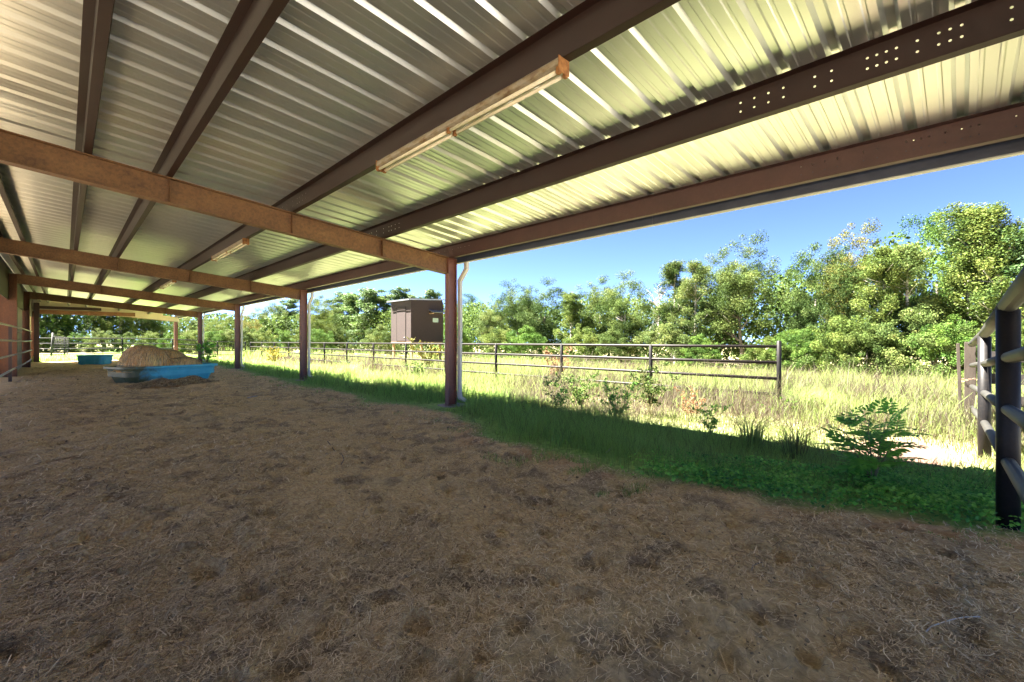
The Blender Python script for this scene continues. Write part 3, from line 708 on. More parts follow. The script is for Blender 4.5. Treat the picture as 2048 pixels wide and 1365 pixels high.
def lump(name, material, fn, nx_, ny_, w, h, loc, rz, parent=None):
    xs = np.linspace(-w/2, w/2, nx_); ys = np.linspace(-h/2, h/2, ny_); A, B = np.meshgrid(xs, ys); Z = fn(A, B)
    i = (np.arange(ny_-1)[:, None]*nx_+np.arange(nx_-1)[None, :]).ravel()
    return link(name, np_mesh(name, np.stack([A.ravel(), B.ravel(), Z.ravel()], 1), [np.stack([i, i+1, i+nx_+1, i+nx_], 1)], material, None, True), parent, loc, (0, 0, rz))
def fibres(fn, w, h, n, L0, W0, zmin, parent, loc=None, rz=0, vm=.5):
    a = rng.uniform(-w/2, w/2, n); b = rng.uniform(-h/2, h/2, n); z0 = fn(a, b); k = z0 > zmin
    a, b, z0 = a[k], b[k], z0[k]; n = len(a); az = rng.normal(.3, .8, n); L = L0*rng.uniform(.5, 1.5, n)
    V = []
    for t in (-.5, 0, .5):
        x = a+np.cos(az)*L*t; y = b+np.sin(az)*L*t; z = np.maximum(fn(x, y), zmin*.6)+rng.uniform(.004, .03, n)+(.012 if t == 0 else 0)
        p = np.stack([x, y, z], 1); wv = np.stack([-np.sin(az), np.cos(az), rng.normal(0, .4, n)], 1)*W0/2; V += [p-wv, p+wv]
    i = np.arange(n)*6
    o = link('loose_hay', np_mesh('loose_hay', np.stack(V, 1).reshape(-1, 3), [np.concatenate([np.stack([i, i+1, i+3, i+2], 1), np.stack([i+2, i+3, i+5, i+4], 1)])], M['straw'], dict(v=np.repeat(np.clip(rng.normal(vm, .2, n), 0, 1), 6))), parent, loc, (0, 0, rz))
    return tag(o, kind='stuff')
def bale_z(a, b):
    e = lambda x0, y0, rx, ry, h, p=2.: h*np.sqrt(np.clip(1-np.abs((a-x0)/rx)**p-np.abs((b-y0)/ry)**p, 0, 1))
    z = np.maximum(e(-.5, -.02, .62, .62, .72, 2.6), e(.15, .2, .72, .46, .58, 2.4))
    z = np.maximum(z, e(.66, .0, .42, .5, .36)); z = np.maximum(z, e(.12, -.42, .82, .26, .36, 2.2))
    z = np.maximum(z, e(-.1, -.1, 1.22, .64, .16))
    z = z+.1*fbm(a*2.6, b*2.6, 5, 77)*(z > .02)+.03*np.sin(a*7+b*3+np.sin(b*5))*(z > .2)
    return z
bl = empty('hay_bale', (TX, TY, g1(TX, TY)+.36), TA, 'sagging brown hay bale wrapped in pale netting, lying in the near blue tub', 'hay bale')
lump('hay', M['hay'], bale_z, 120, 80, 2.6, 1.34, (0, 0, 0), 0, bl)
fibres(bale_z, 2.5, 1.3, 6000, .1, .008, .05, bl, vm=.5)
nm = MB()
for k in range(34):
    x = random.uniform(.62, 1.15); y = random.uniform(-.45, .3); q = []
    d = random.choice(((1, .5), (1, -.5)))
    for t in np.linspace(0, .22, 5):
        xx = x+d[0]*t; yy = y+d[1]*t; q.append((xx, yy, float(bale_z(np.array([xx]), np.array([yy]))[0])+.008))
    nm.tube(q, .0035, 4)
nm.build('net_wrap', M['twine'], bl)
def mound_z(a, b):
    rr = (a/1.25)**2+(b/.62)**2
    return .17*np.exp(-rr*1.6)+.08*np.exp(-((a-.55)/.4)**2-((b-.05)/.3)**2)+.2*fbm(a*3.5, b*3.5, 5, 83)*np.exp(-rr)-.05-.1*smooth(1, 2.2, rr)
mx_, my_ = plan(345, 12.5)
mo = lump('hay_mound', M['mound'], mound_z, 90, 60, 3.4, 1.9, (mx_, my_, g1(mx_, my_)), R(17))
fibres(mound_z, 3.0, 1.6, 9000, .12, .012, .0, mo, vm=.42)
tag(mo, 'low heap of trampled brown hay in front of the near blue tub', 'hay')

# ------------------------------------------------------------------ hut on stilts beyond the fence
hx0, hy0 = plan(822, 32.)
hz = g1(hx0, hy0)
hut = empty('elevated_hut', (hx0, hy0, hz), 0, 'purple-brown chipboard hut on stilts with pale metal roof beyond the fence', 'hut')
fl_ = CZ-.07-hz; Wd = 2.75; Ht = 3.0
MB().box(0, .03, .0, Wd, fl_, fl_+Ht).build('wall', M['hutwall'], hut)
MB().box(.03, Wd, 0.0, .03, fl_, fl_+Ht+.16, None).build('wall', M['hutwall'], hut)
MB().box(Wd-.03, Wd, .03, Wd, fl_, fl_+Ht+.2).build('wall', M['hutwall'], hut)
MB().box(.03, Wd-.03, Wd-.03, Wd, fl_, fl_+Ht+.1).build('wall', M['hutwall'], hut)
MB().box(.03, Wd-.03, .03, Wd-.03, fl_+.02, fl_+.06).build('floor', M['newwood'], hut)
MB().box(-.01, Wd, -.01, Wd, fl_-.14, fl_-.003).build('floor_frame', M['newwood'], hut)
dr = MB().box(-.022, -.002, .72, 1.9, fl_+.08, fl_+Ht-.45).build('door', M['hutwall'], hut)
MB().tube([(-.04, .8, fl_+.34), (-.04, .92, fl_+.34)], .015, 6).build('handle', M['galv'], dr)
for y in (.70, 1.92): MB().box(-.03, -.002, y-.012, y+.012, fl_+.05, fl_+Ht-.4).build('trim', M['board'], hut)
for x, y in ((-.02, -.02), (Wd-.02, -.02)): MB().box(x, x+.06, y, y+.018, fl_, fl_+Ht).build('corner_trim', M['hutwall'], hut)
rv = []; nr = 45
for x in (-.24, Wd+.35):
    for i in range(nr):
        y = -.12+i*(Wd+.3)/(nr-1); rv.append((x, y, fl_+Ht+.05+.05*(x)+(.02 if i % 2 else 0)))
ro = MB().add(rv, [(i, i+1, nr+i+1, nr+i) for i in range(nr-1)]).build('roof', M['galv'], hut); s_ = ro.modifiers.new('t', 'SOLIDIFY'); s_.thickness = .02
rt = MB()
v = []
for x in (-.26, Wd+.36):
    for yy, dz in ((-.14, -.05), (-.125, -.05), (-.125, .04), (-.14, .04)): v.append((x, yy, fl_+Ht+.05+.05*x+dz))
rt.add(v, [(0, 3, 2, 1), (4, 5, 6, 7), (0, 1, 5, 4), (1, 2, 6, 5), (2, 3, 7, 6), (3, 0, 4, 7)]); rt.build('roof_trim', M['galv'], ro)
MB().box(-.275, -.255, -.14, Wd+.18, fl_+Ht-.02, fl_+Ht+.06).build('fascia', M['galv'], ro)
# window with corrugated awning
wx = 1.85
MB().box(wx-.06, wx+.56, -.02, -.002, fl_+1.40, fl_+1.84).build('window_frame', M['hutwall'], hut)
m_, n_, l_, b_ = mat('hut window glass'); b_.inputs['Base Color'].default_value = (.5, .52, .42, 1); b_.inputs['Roughness'].default_value = .08; b_.inputs['Metallic'].default_value = .6
MB().box(wx, wx+.5, -.026, -.021, fl_+1.46, fl_+1.78).build('pane', m_, hut)
av = []
for y, z in ((-.004, 2.34), (-.6, 2.14)):
    for i in range(23): av.append((wx-.35+i*1.24/22, y, fl_+z+(.025 if i % 2 else 0)))
ao = MB().add(av, [(i, i+1, 24+i, 23+i) for i in range(22)]).build('awning', M['galv'], hut); s_ = ao.modifiers.new('t', 'SOLIDIFY'); s_.thickness = .012
for x in (wx-.3, wx+.84): MB().box(x, x+.05, -.55, -.004, fl_+2.06, fl_+2.12).build('awning_bracket', M['newwood'], ao)
for x in (.08, Wd-.2):
    for y in (.06, Wd-.2):
        MB().box(x, x+.14, y, y+.14, -.3, fl_-.141).build('leg', M['newwood'], hut)
MB().box(.1, .14, .2, Wd-.2, .35, .5).build('brace', M['newwood'], hut)
for k in range(2): MB().box(-.45+.14*k, -.2, .9, 1.85, .3+.3*k, .35+.3*k).build('step', M['oldwood'], hut)

# ------------------------------------------------------------------ grass, weeds, straw
def blades(P, h, wd_, lean, az, v, bend=.5):
    n = len(P); d = np.stack([np.cos(az), np.sin(az), np.zeros(n)], 1); sd = np.stack([-np.sin(az), np.cos(az), np.zeros(n)], 1)
    spin = rng.uniform(0, math.pi, n); sd = sd*np.cos(spin)[:, None]+d*np.sin(spin)[:, None]
    up = np.array([0, 0, 1.]); L = lean[:, None]; H = h[:, None]; W = wd_[:, None]/2
    m = P+up*H*.55+d*L*H*.55*(1-bend); t = P+up*H*np.sqrt(np.clip(1-(lean*.8)**2, .15, 1))[:, None]+d*L*H
    vs = np.stack([P-sd*W, P+sd*W, m-sd*W*.8, m+sd*W*.8, t], 1).reshape(-1, 3)
    b = np.arange(n)*5
    return vs, np.stack([b, b+1, b+3, b+2], 1), np.stack([b+2, b+3, b+4], 1), np.repeat(v, 5)
def grass_obj(name, parts, material):
    V = []; Q = []; T = []; A = []; o = 0
    for v, q, t, a in parts: V.append(v); Q.append(q+o); T.append(t+o); A.append(a); o += len(v)
    return link(name, np_mesh(name, np.concatenate(V), [np.concatenate(Q), np.concatenate(T)], material, dict(v=np.concatenate(A))))
def polar(n, r0, r1, a0, a1):
    """points thinning out with distance from the shed's near end: even in bearing and log range"""
    r = r0*(r1/r0)**rng.random(n); a = R(a0)+R(a1-a0)*rng.random(n)     # bearing from +x towards +y
    return r*np.cos(a), r*np.sin(a), r

# lush fine grass along the drip line
x, y, r = polar(440000, 3.6, 46, -14, 94)
e = edge_x(y)
wid = 2.2+.25*np.clip(y-6, 0, 12)
tuft = (x > e-.75) & (fbm(x*3.1, y*3.1, 3, 131) > .12)
keep = ((((x > e-.1) | tuft) & (y < 42)) | (y > 38.2)) & (x < e+wid+.6*fbm(x, y, 3, 91)) & (x > -4) & (y > -1.5) & (y < 43)
keep &= ~((x > 6.0) & (np.abs(y-.3) < .9))
for fy_ in FY: keep &= np.hypot(x-XE+.1, y-fy_) > .5
keep &= (rng.random(len(x)) < np.clip(.35+2.4*(fbm(x*1.3, y*1.3, 4, 92)+.28)*1.1, .08, 1))
keep &= (rng.random(len(x)) < np.maximum(np.maximum(smooth(-.1, .45, x-e), y > 38.2), tuft*.5))
x, y, r, e = x[keep], y[keep], r[keep], e[keep]
dens = np.maximum(smooth(0, .9, x-e), (y > 38.2)*.9)
h = (.045+.22*dens*rng.random(len(x))**.8)*(.55+1.5*np.clip(vnoise(x*.9, y*.9, 5), .1, .9))*(1-.45*smooth(2.2, .8, y))
P = np.stack([x, y, gz(x, y)-.01], 1)
wb = np.maximum(.0028, r*.00075)*rng.uniform(.7, 1.3, len(x))
v = np.clip(.24+.5*fbm(x*1.1, y*1.1, 4, 93)+rng.normal(0, .1, len(x))+.22*smooth(1.4, 2.4, x-e), 0, .62)
v = np.where(rng.random(len(x)) < .06, .7, v)
nf = 20000; xf = rng.uniform(-5, 7, nf); yf = rng.uniform(37.2, 43.5, nf)
farp = blades(np.stack([xf, yf, gz(xf, yf)-.01], 1), rng.uniform(.12, .42, nf), rng.uniform(.02, .04, nf), rng.uniform(.1, .8, nf), rng.uniform(0, 6.283, nf), np.clip(rng.normal(.32, .13, nf), 0, .7))
q = rng.random(len(x)) < .05
wisp = blades(P[q], h[q]*rng.uniform(1.5, 2.4, q.sum()), wb[q]*.55, rng.uniform(.2, .8, q.sum()), rng.uniform(0, 6.283, q.sum()), np.full(q.sum(), .66))
strip = grass_obj('lush_grass', [farp, wisp, blades(P, h, wb, rng.uniform(.15, .85, len(x)), rng.uniform(0, 6.283, len(x)), v)], M['grass'])
tag(strip, 'fine green grass growing along the drip line of the shed roof', 'grass', kind='stuff')
print('strip blades', len(x))

# dry yellow meadow
x, y, r = polar(520000, 5.5, 75, -16, 88)
e = edge_x(y); wid = 1.9+.25*np.clip(y-6, 0, 12)
keep = (x > e+wid-.3*rng.random(len(x))) & (x < 50) & (y > -4) & (y < 75)
pm = np.exp(-((x-7.2)**2/2.4+(y-.5)**2/.5)); keep &= rng.random(len(x)) > pm*1.3
keep &= ~((x > 17.3) & (x < 20.4) & (y > 27.5) & (y < 30.6))
x, y, r = x[keep], y[keep], r[keep]
mown = smooth(10.4, 8.5, x)*smooth(9, 4, y)           # short grass inside the fence by the gate way
mown = np.maximum(mown, .85*np.exp(-((x-12.)/2.2)**2)*smooth(4.5, 1, y))
h = (.16+.42*rng.random(len(x))**1.3)*(.45+1.2*vnoise(x*.6, y*.6, 7))*(1-.78*mown)
tall = rng.random(len(x)) < .10*(1-mown)
h = np.where(tall, h*1.7+.12, h)
far = smooth(11, 20, x)
P = np.stack([x, y, gz(x, y)-.02], 1)
wb = np.maximum(.004, r*.0009)*rng.uniform(.7, 1.4, len(x))*np.where(tall, .8, 1)
v = np.clip(.7+.95*fbm(x*.28, y*.28, 5, 95)+rng.normal(0, .09, len(x))-.1*far*vnoise(x*.2, y*.2, 9)-.1*smooth(20, 45, y), .25, .97)
v = np.where(rng.random(len(x)) < .1, .42, v); v = np.where(rng.random(len(x)) < .05, 1, v)
mead = grass_obj('dry_meadow', [blades(P, h, wb, rng.uniform(.05, .7, len(x)), rng.uniform(0, 6.283, len(x)), v)], M['grass'])
tag(mead, 'tall sunlit straw-yellow grass filling the field beyond the shed', 'grass', kind='stuff')
print('meadow blades', len(x))

# loose straw over the bedding
x, y, r = polar(460000, 1.0, 30, -8, 105)
keep = (x > -1.0) & (x < edge_x(y)+.05) & (y > -.5) & (y < 37)
sandk = .32*np.exp(-((x-1.75)**2/.55+(y-.85)**2/.45))
keep &= rng.random(len(x)) < np.clip(.42+1.5*fbm(x*1.4, y*1.4, 4, 97)-1.1*sandk, .08, 1)
x, y, r = x[keep], y[keep], r[keep]; n = len(x)
L = rng.uniform(.018, .07, n)*np.where(rng.random(n) < .04, 2.0, 1)*np.clip(.75+r*.05, 1, 1.6); W = np.maximum(.0017, r*.0011)*rng.uniform(.7, 1.4, n)
az = rng.normal(.45, .9, n)
z = gz(x, y)+rng.uniform(.001, .016, n)
d = np.stack([np.cos(az), np.sin(az), rng.normal(0, .22, n)], 1); sd = np.stack([-np.sin(az), np.cos(az), np.zeros(n)], 1)
Pm = np.stack([x, y, z], 1); bow = sd*(rng.normal(0, .22, n)*L)[:, None]
a0 = Pm-d*(L/2)[:, None]; a1 = Pm+bow+np.array([0, 0, .003]); a2 = Pm+d*(L/2)[:, None]; wv = sd*(W/2)[:, None]
vs = np.stack([a0-wv, a0+wv, a1-wv, a1+wv, a2-wv, a2+wv], 1).reshape(-1, 3); b = np.arange(n)*6
vv = np.clip(rng.beta(2.2, 1.8, n)+.5*fbm(x*.8, y*.8, 3, 99), 0, 1)
st = link('loose_straw', np_mesh('loose_straw', vs, [np.concatenate([np.stack([b, b+1, b+3, b+2], 1), np.stack([b+2, b+3, b+5, b+4], 1)])], M['straw'], dict(v=np.repeat(vv, 6))))
tag(st, 'loose brown straw scattered over the bedding floor', 'straw', kind='stuff')
print('straw', n)

# dung crumbs and clods
x, y, r = polar(16000, 1.0, 22, -8, 105)
keep = (x > -1.0) & (x < edge_x(y)+.05) & (y > -.5) & (y < 30) & (rng.random(len(x)) < np.clip(.3+2.2*fbm(x*2.2, y*2.2, 4, 123), .04, 1))
x, y, r = x[keep], y[keep], r[keep]; n = len(x)
sz = rng.uniform(.003, .008, n)*np.where(rng.random(n) < .04, 1.8, 1)*np.clip(.8+r*.12, 1, 2.2)
P = np.stack([x, y, gz(x, y)+sz*.3], 1)
oct_ = np.array([(1, 0, 0), (0, 1, 0), (-1, 0, 0), (0, -1, 0), (0, 0, .8), (0, 0, -.6)], float)
an = rng.uniform(0, 6.283, n); ca, sa = np.cos(an), np.sin(an)
V = oct_[None]*rng.uniform(.6, 1.35, (n, 6, 1)); V = np.stack([V[..., 0]*ca[:, None]-V[..., 1]*sa[:, None], V[..., 0]*sa[:, None]+V[..., 1]*ca[:, None], V[..., 2]], 2)*sz[:, None, None]+P[:, None]
i6 = np.arange(n)*6; tri = np.array([(0, 1, 4), (1, 2, 4), (2, 3, 4), (3, 0, 4), (1, 0, 5), (2, 1, 5), (3, 2, 5), (0, 3, 5)])
cl_ = link('dung_crumbs', np_mesh('dung_crumbs', V.reshape(-1, 3), [(i6[:, None, None]+tri[None]).reshape(-1, 3)], M['straw'], dict(v=np.repeat(np.clip(rng.normal(.34, .16, n), 0, .7), 6))))
tag(cl_, 'dark crumbs of dung and soil strewn over the bedding', 'dung', kind='stuff')

def leaf_cards(P, nrm, size, v, asp=1.7, cup=.12):
    """pointed leaves: four corners and a crease"""
    n = len(P); nrm = nrm/np.linalg.norm(nrm, axis=1, keepdims=True)
    q = rng.normal(0, 1, (n, 3)); t = np.cross(nrm, q); t /= np.linalg.norm(t, axis=1, keepdims=True)+1e-9; b = np.cross(nrm, t)
    s = size[:, None]
    vs = np.stack([P-t*s*asp/2, P+b*s/2+nrm*s*cup, P+t*s*asp/2, P-b*s/2+nrm*s*cup], 1).reshape(-1, 3)
    i = np.arange(n)*4
    return vs, np.concatenate([np.stack([i, i+1, i+2], 1), np.stack([i, i+2, i+3], 1)]), np.repeat(v, 4)

# ivy-like ground cover at the near right
x = rng.uniform(3.3, 6.3, 60000); y = rng.uniform(-.6, 2.6, 60000)
vc = np.stack([x, y], 1)
band = smooth(-.18, .12, x-edge_x(y)+.12*fbm(x*4, y*4, 3, 14))*smooth(1.25, .35, x-edge_x(y)-.9*smooth(1.2, .1, y))*smooth(2.5, 1.9, y)*smooth(-.55, -.2, y)
keep = rng.random(len(x)) < band*np.clip(.3+2.2*(fbm(x*2.2, y*2.2, 3, 15)+.15), 0, 1)
x, y = x[keep], y[keep]; n = len(x)
hh = .03+.13*np.clip(fbm(x*2.5, y*2.5, 3, 16)+.4, 0, 1)*rng.random(n)**.6
nr_ = rng.normal(0, .45, (n, 3))+np.array([-.25, -.1, 1.])
vs, fc, va = leaf_cards(np.stack([x, y, gz(x, y)+hh], 1), nr_, rng.uniform(.014, .034, n), np.clip(rng.normal(.5, .2, n)+.9*fbm(x*1.7, y*1.7, 3, 17), 0, 1), 1.25)
vo = link('ground_ivy', np_mesh('ground_ivy', vs, [fc], M['vine'], dict(v=va)))
tag(vo, 'creeping bright green broad-leaved weeds at the edge of the bedding', 'weeds', kind='stuff')
print('ivy', n)

# young pinnate-leaved shrub at the right
def compound_leaf(L, k=5, lw=.028, droop=.5):
    vs = []; fs = []
    pts = []
    for i in range(8):
        t = i/7; pts.append(Vector((L*t*(1-.12*droop*t), 0, L*(.35*t-droop*.75*t*t))))
    def lf(p, d, s):
        n0 = len(vs); d = d.normalized(); sd = d.cross(Vector((0, 0, 1))).normalized(); up = sd.cross(d)
        for a, w_, z_ in ((0, 0, 0), (.35, .5, .08), (.7, .38, .03), (1, 0, -.12)):
            c = p+d*s*a*2.8+up*z_*s
            if w_: vs.extend([c+sd*w_*s, c-up*.1*s, c-sd*w_*s])
            else: vs.append(c)
        i = n0
        fs.extend([(i, i+1, i+2), (i, i+2, i+3), (i+1, i+4, i+5, i+2), (i+2, i+5, i+6, i+3), (i+4, i+7, i+5), (i+5, i+7, i+6)])
    for j in range(1, k+1):
        t = .22+.72*j/k; f = t*7; i = min(int(f), 6); p = pts[i].lerp(pts[i+1], f-i); tg = (pts[i+1]-pts[i]).normalized()
        for s in (-1, 1): lf(p, tg*.55+Vector((0, s, -.05)), lw*(1.1-.5*abs(t-.55)))
    lf(pts[-1], pts[-1]-pts[-2], lw)
    mb = MB(); mb.add(vs, fs); mb.tube(pts, [.003*(1-.7*i/7) for i in range(8)], 4)
    return mb
def pinnate_shrub(loc, label, Hh, nst, nl, seed, Ll=(.16, .3), lw=.026, group=None):
    rr = random.Random(seed)
    root = empty('young_shrub', loc, 0, label, 'shrub', group)
    mm_ = []
    for k in range(4):
        me = compound_leaf(1., 3+k % 3, .15, rr.uniform(.2, .6)).mesh('leaf', M['vine']); me.attributes.new('v', 'FLOAT', 'POINT')
        me.attributes['v'].data.foreach_set('value', np.full(len(me.vertices), .3+.18*k, np.float32)); mm_.append(me)
    for s in range(nst):
        a = 2*math.pi*s/nst+rr.uniform(-.5, .5); hs = Hh*rr.uniform(.7, 1.0); sp = rr.uniform(.12, .35)*Hh
        pts = [Vector((sp*t**1.3*math.cos(a)+rr.uniform(-.008, .008), sp*t**1.3*math.sin(a)+rr.uniform(-.008, .008), hs*t-.03)) for t in np.linspace(0, 1, 6)]
        MB().tube(pts, [.007*(1-.65*i/5) for i in range(6)], 6).build('stem', M['stem'], root)
        for k in range(nl):
            t = .25+.75*(k+rr.random()*.6)/nl; t = min(t, 1); f = t*5; i = min(int(f), 4); p = pts[i].lerp(pts[i+1], f-i)
            o = link('leaf', rr.choice(mm_), root, p, (rr.uniform(-.25, .25), rr.uniform(-.55, .1)-(.5 if t > .92 else 0), a*.3+k*2.4+rr.uniform(-.4, .4)))
            L = .85*rr.uniform(*Ll)*(1.1-.35*t); o.scale = (L, L, L)
    return root
bx, by = plan(1745, 3.85)
pinnate_shrub((bx, by, g1(bx, by)), 'young green shrub with feathery pinnate leaves beside the near pipe fence', .66, 8, 11, 4, (.2, .36))

def leafy(name, loc, label, cat, H, spread, nst, nleaf, size, leafmat, stemmat, seed, group=None, vmean=.5, shape=1., color=None, r0=.012):
    """twiggy plant: branching stems with leaves scattered along the twigs"""
    rr = np.random.default_rng(seed); rd = random.Random(seed)
    root = empty(name, loc, 0, label, cat, group); st_ = MB(); tips = []
    for s in range(nst):
        a = rd.uniform(0, 6.283); hs = H*rd.uniform(.65, 1.); sp = spread*rd.uniform(.2, 1.)
        pts = [Vector((sp*t**1.4*math.cos(a)+.03*H*rd.uniform(-1, 1)*t, sp*t**1.4*math.sin(a)+.03*H*rd.uniform(-1, 1)*t, hs*t**shape-.04)) for t in np.linspace(0, 1, 6)]
        st_.tube(pts, [r0*(1-.8*i/5) for i in range(6)], 5)
        for k in range(7):
            t = rd.uniform(.3, .98); f = t*5; i = min(int(f), 4); p = pts[i].lerp(pts[i+1], f-i)
            b = rd.uniform(0, 6.283); l = H*rd.uniform(.08, .28)*(1.2-t*.6); q = p+Vector((math.cos(b)*l, math.sin(b)*l, l*rd.uniform(.1, .9)))
            st_.tube([p, p.lerp(q, .5)+Vector((0, 0, -.03*l)), q], [r0*.4, r0*.3, r0*.12], 4); tips.append((p, q))
    st_.build('stem', stemmat, root)
    ti = rr.integers(0, len(tips), nleaf); tt = rr.random(nleaf)**.6
    A = np.array([t_[0] for t_ in tips])[ti]; B = np.array([t_[1] for t_ in tips])[ti]
    P = A+(B-A)*tt[:, None]+rr.normal(0, .018*H, (nleaf, 3)); nr2 = rr.normal(0, .7, (nleaf, 3))+np.array([0, 0, .6])
    vs, fc, va = leaf_cards(P, nr2, rr.uniform(.7, 1.3, nleaf)*size, np.clip(rr.normal(vmean, .22, nleaf), 0, 1))
    o = link('foliage', np_mesh('foliage', vs, [fc], leafmat, dict(v=va)), root)
    if color: o.color = (*color, 1)
    return root
def at(x, w): 
    a, b = plan(x, w); return (a, b, g1(a, b))
W1 = (1.0, 1.0, 1.0)
leafy('sapling', (4.95, 26.2, g1(4.95, 26.2)), 'leafy green sapling growing beside the blue tub in front of a far column', 'sapling', 1.55, .6, 7, 900, .055, M['vine'], M['stem'], 31, vmean=.45)
leafy('weed_bush', at(1300, 8.1), 'twiggy small-leaved weed in front of the second fence post from the end', 'weed', 1.05, .45, 8, 1500, .026, M['leaf'], M['stem'], 32, color=(.8, .85, .8), vmean=.3, r0=.008)
leafy('weed_bush', at(1160, 8.3), 'bushy grey-green weed in the shaded grass left of the tall twiggy weed', 'weed', .8, .5, 12, 1900, .021, M['leaf'], M['stem'], 33, color=(1., 1.2, 1.), vmean=.45, r0=.006)
leafy('weed_bush', at(1375, 7.7), 'low reddish-tipped weed right of the tall twiggy weed', 'weed', .65, .34, 7, 600, .018, M['rustleaf'], M['stem'], 34, r0=.006)
leafy('weed_bush', at(1235, 6.9), 'feathery green weed in the shaded grass below the middle fence post', 'weed', .7, .4, 12, 1800, .016, M['vine'], M['stem'], 41, vmean=.35, r0=.005)
leafy('weed_bush', at(1120, 7.6), 'tall loose green weed in the shaded grass right of the nearest column', 'weed', .75, .35, 9, 1200, .017, M['vine'], M['stem'], 42, vmean=.3, r0=.005)
leafy('weed_bush', at(1420, 6.2), 'small dark weed at the shadow edge left of the long-bladed grass clump', 'weed', .5, .3, 8, 900, .015, M['vine'], M['stem'], 43, vmean=.3, r0=.005)
leafy('withered_shrub', at(1112, 14.6), 'withered orange-brown shrub standing behind the pipe fence', 'shrub', 1.45, .75, 10, 1300, .03, M['rustleaf'], M['stem'], 35, r0=.01)
leafy('weed_bush', at(858, 22.5), 'orange-leaved bush under the hut seen left of the nearest column', 'shrub', 1.7, 1.1, 9, 1100, .06, M['leaf'], M['stem'], 36, color=(1.3, .95, .7), vmean=.55)
leafy('weed_bush', at(548, 27), 'yellow-flowered weed clump behind the far fence between two columns', 'weed', 1.25, .9, 10, 900, .05, M['leaf'], M['stem'], 37, color=(1.5, 1.1, .5), vmean=.7)
leafy('weed_bush', at(835, 16.5), 'dark green broad weed clump in the meadow just left of the nearest column', 'weed', .7, .7, 9, 900, .04, M['leaf'], M['stem'], 38, color=(.8, 1, .8), vmean=.4)
leafy('weed_bush', at(1575, 8.6), 'green spreading weed at the foot of the fence end post', 'weed', .4, .6, 10, 900, .02, M['leaf'], M['stem'], 39, color=(1, 1.3, .8), vmean=.5, r0=.005)
# arching grass tussocks
def tussock(x_img, w, label, h, n, seed, vm):
    global rng
    keep_rng = rng; rng = np.random.default_rng(seed)
    X, Y, Z = at(x_img, w); a = rng.uniform(0, 6.283, n); rad = .1*np.sqrt(rng.random(n))
    P = np.stack([rad*np.cos(a), rad*np.sin(a), np.full(n, -.02)], 1)
    me = blades(P, h*rng.uniform(.6, 1.2, n), rng.uniform(.006, .011, n), rng.uniform(.35, .95, n), a+rng.normal(0, .3, n), np.clip(rng.normal(vm, .1, n), 0, 1), .7)
    o = link('grass_tussock', np_mesh('grass_tussock', me[0], [me[1], me[2]], M['grass'], dict(v=me[3])), None, (X, Y, Z))
    tag(o, label, 'grass'); rng = keep_rng
tussock(1600, 9.2, 'arching green grass tussock just right of the fence end post', .6, 260, 61, .42)
tussock(1640, 9.9, 'paler grass tussock further right of the fence end post', .55, 220, 62, .5)
tussock(1590, 4.9, 'loose spray of long seeding grass in the shaded strip', .5, 90, 63, .6)
tussock(1500, 5.3, 'long-bladed grass clump at the shadow edge', .5, 140, 64, .45)
tussock(700, 16.6, 'dark reedy grass clump right of the second column', .75, 260, 65, .3)

# sticks, twine and scraps on the bedding
def stick(name, pts, r, material, label, cat):
    P = []
    for x, w in pts:
        X, Y = plan(x, w); P.append(Vector((X, Y, g1(X, Y)+r*1.5)))
    o0 = P[0].copy(); tag(MB().tube([p-o0 for p in P], r, 6).build(name, material, None, o0), label, cat)
stick('dead_stick', [(1213, 4.98), (1217, 5.06), (1222, 5.18), (1228, 5.25)], .009, M['palebark'], 'bleached forked stick on the bedding near the grass', 'stick')
stick('dead_stick', [(495, 9.9), (503, 9.95), (515, 10.05)], .012, M['palebark'], 'pale curved stick on the bedding left of the second column', 'stick')
stick('wire_scrap', [(1503, 2.44), (1506, 2.49), (1524, 2.5), (1526, 2.45)], .003, M['galv'], 'small bent wire staple lying on the bedding', 'wire')
stick('baling_twine', [(1852, 1.93), (1862, 1.965), (1880, 1.985), (1905, 2.02), (1930, 2.03), (1960, 2.02)], .0028, M['twine'], 'loose pale twine curling on the bedding at lower right', 'twine')
stick('fallen_twig', [(655, 5.35), (672, 5.1), (684, 4.9), (688, 4.7), (682, 4.55)], .005, M['bark'], 'thin dark twig lying on the bedding left of centre', 'twig')

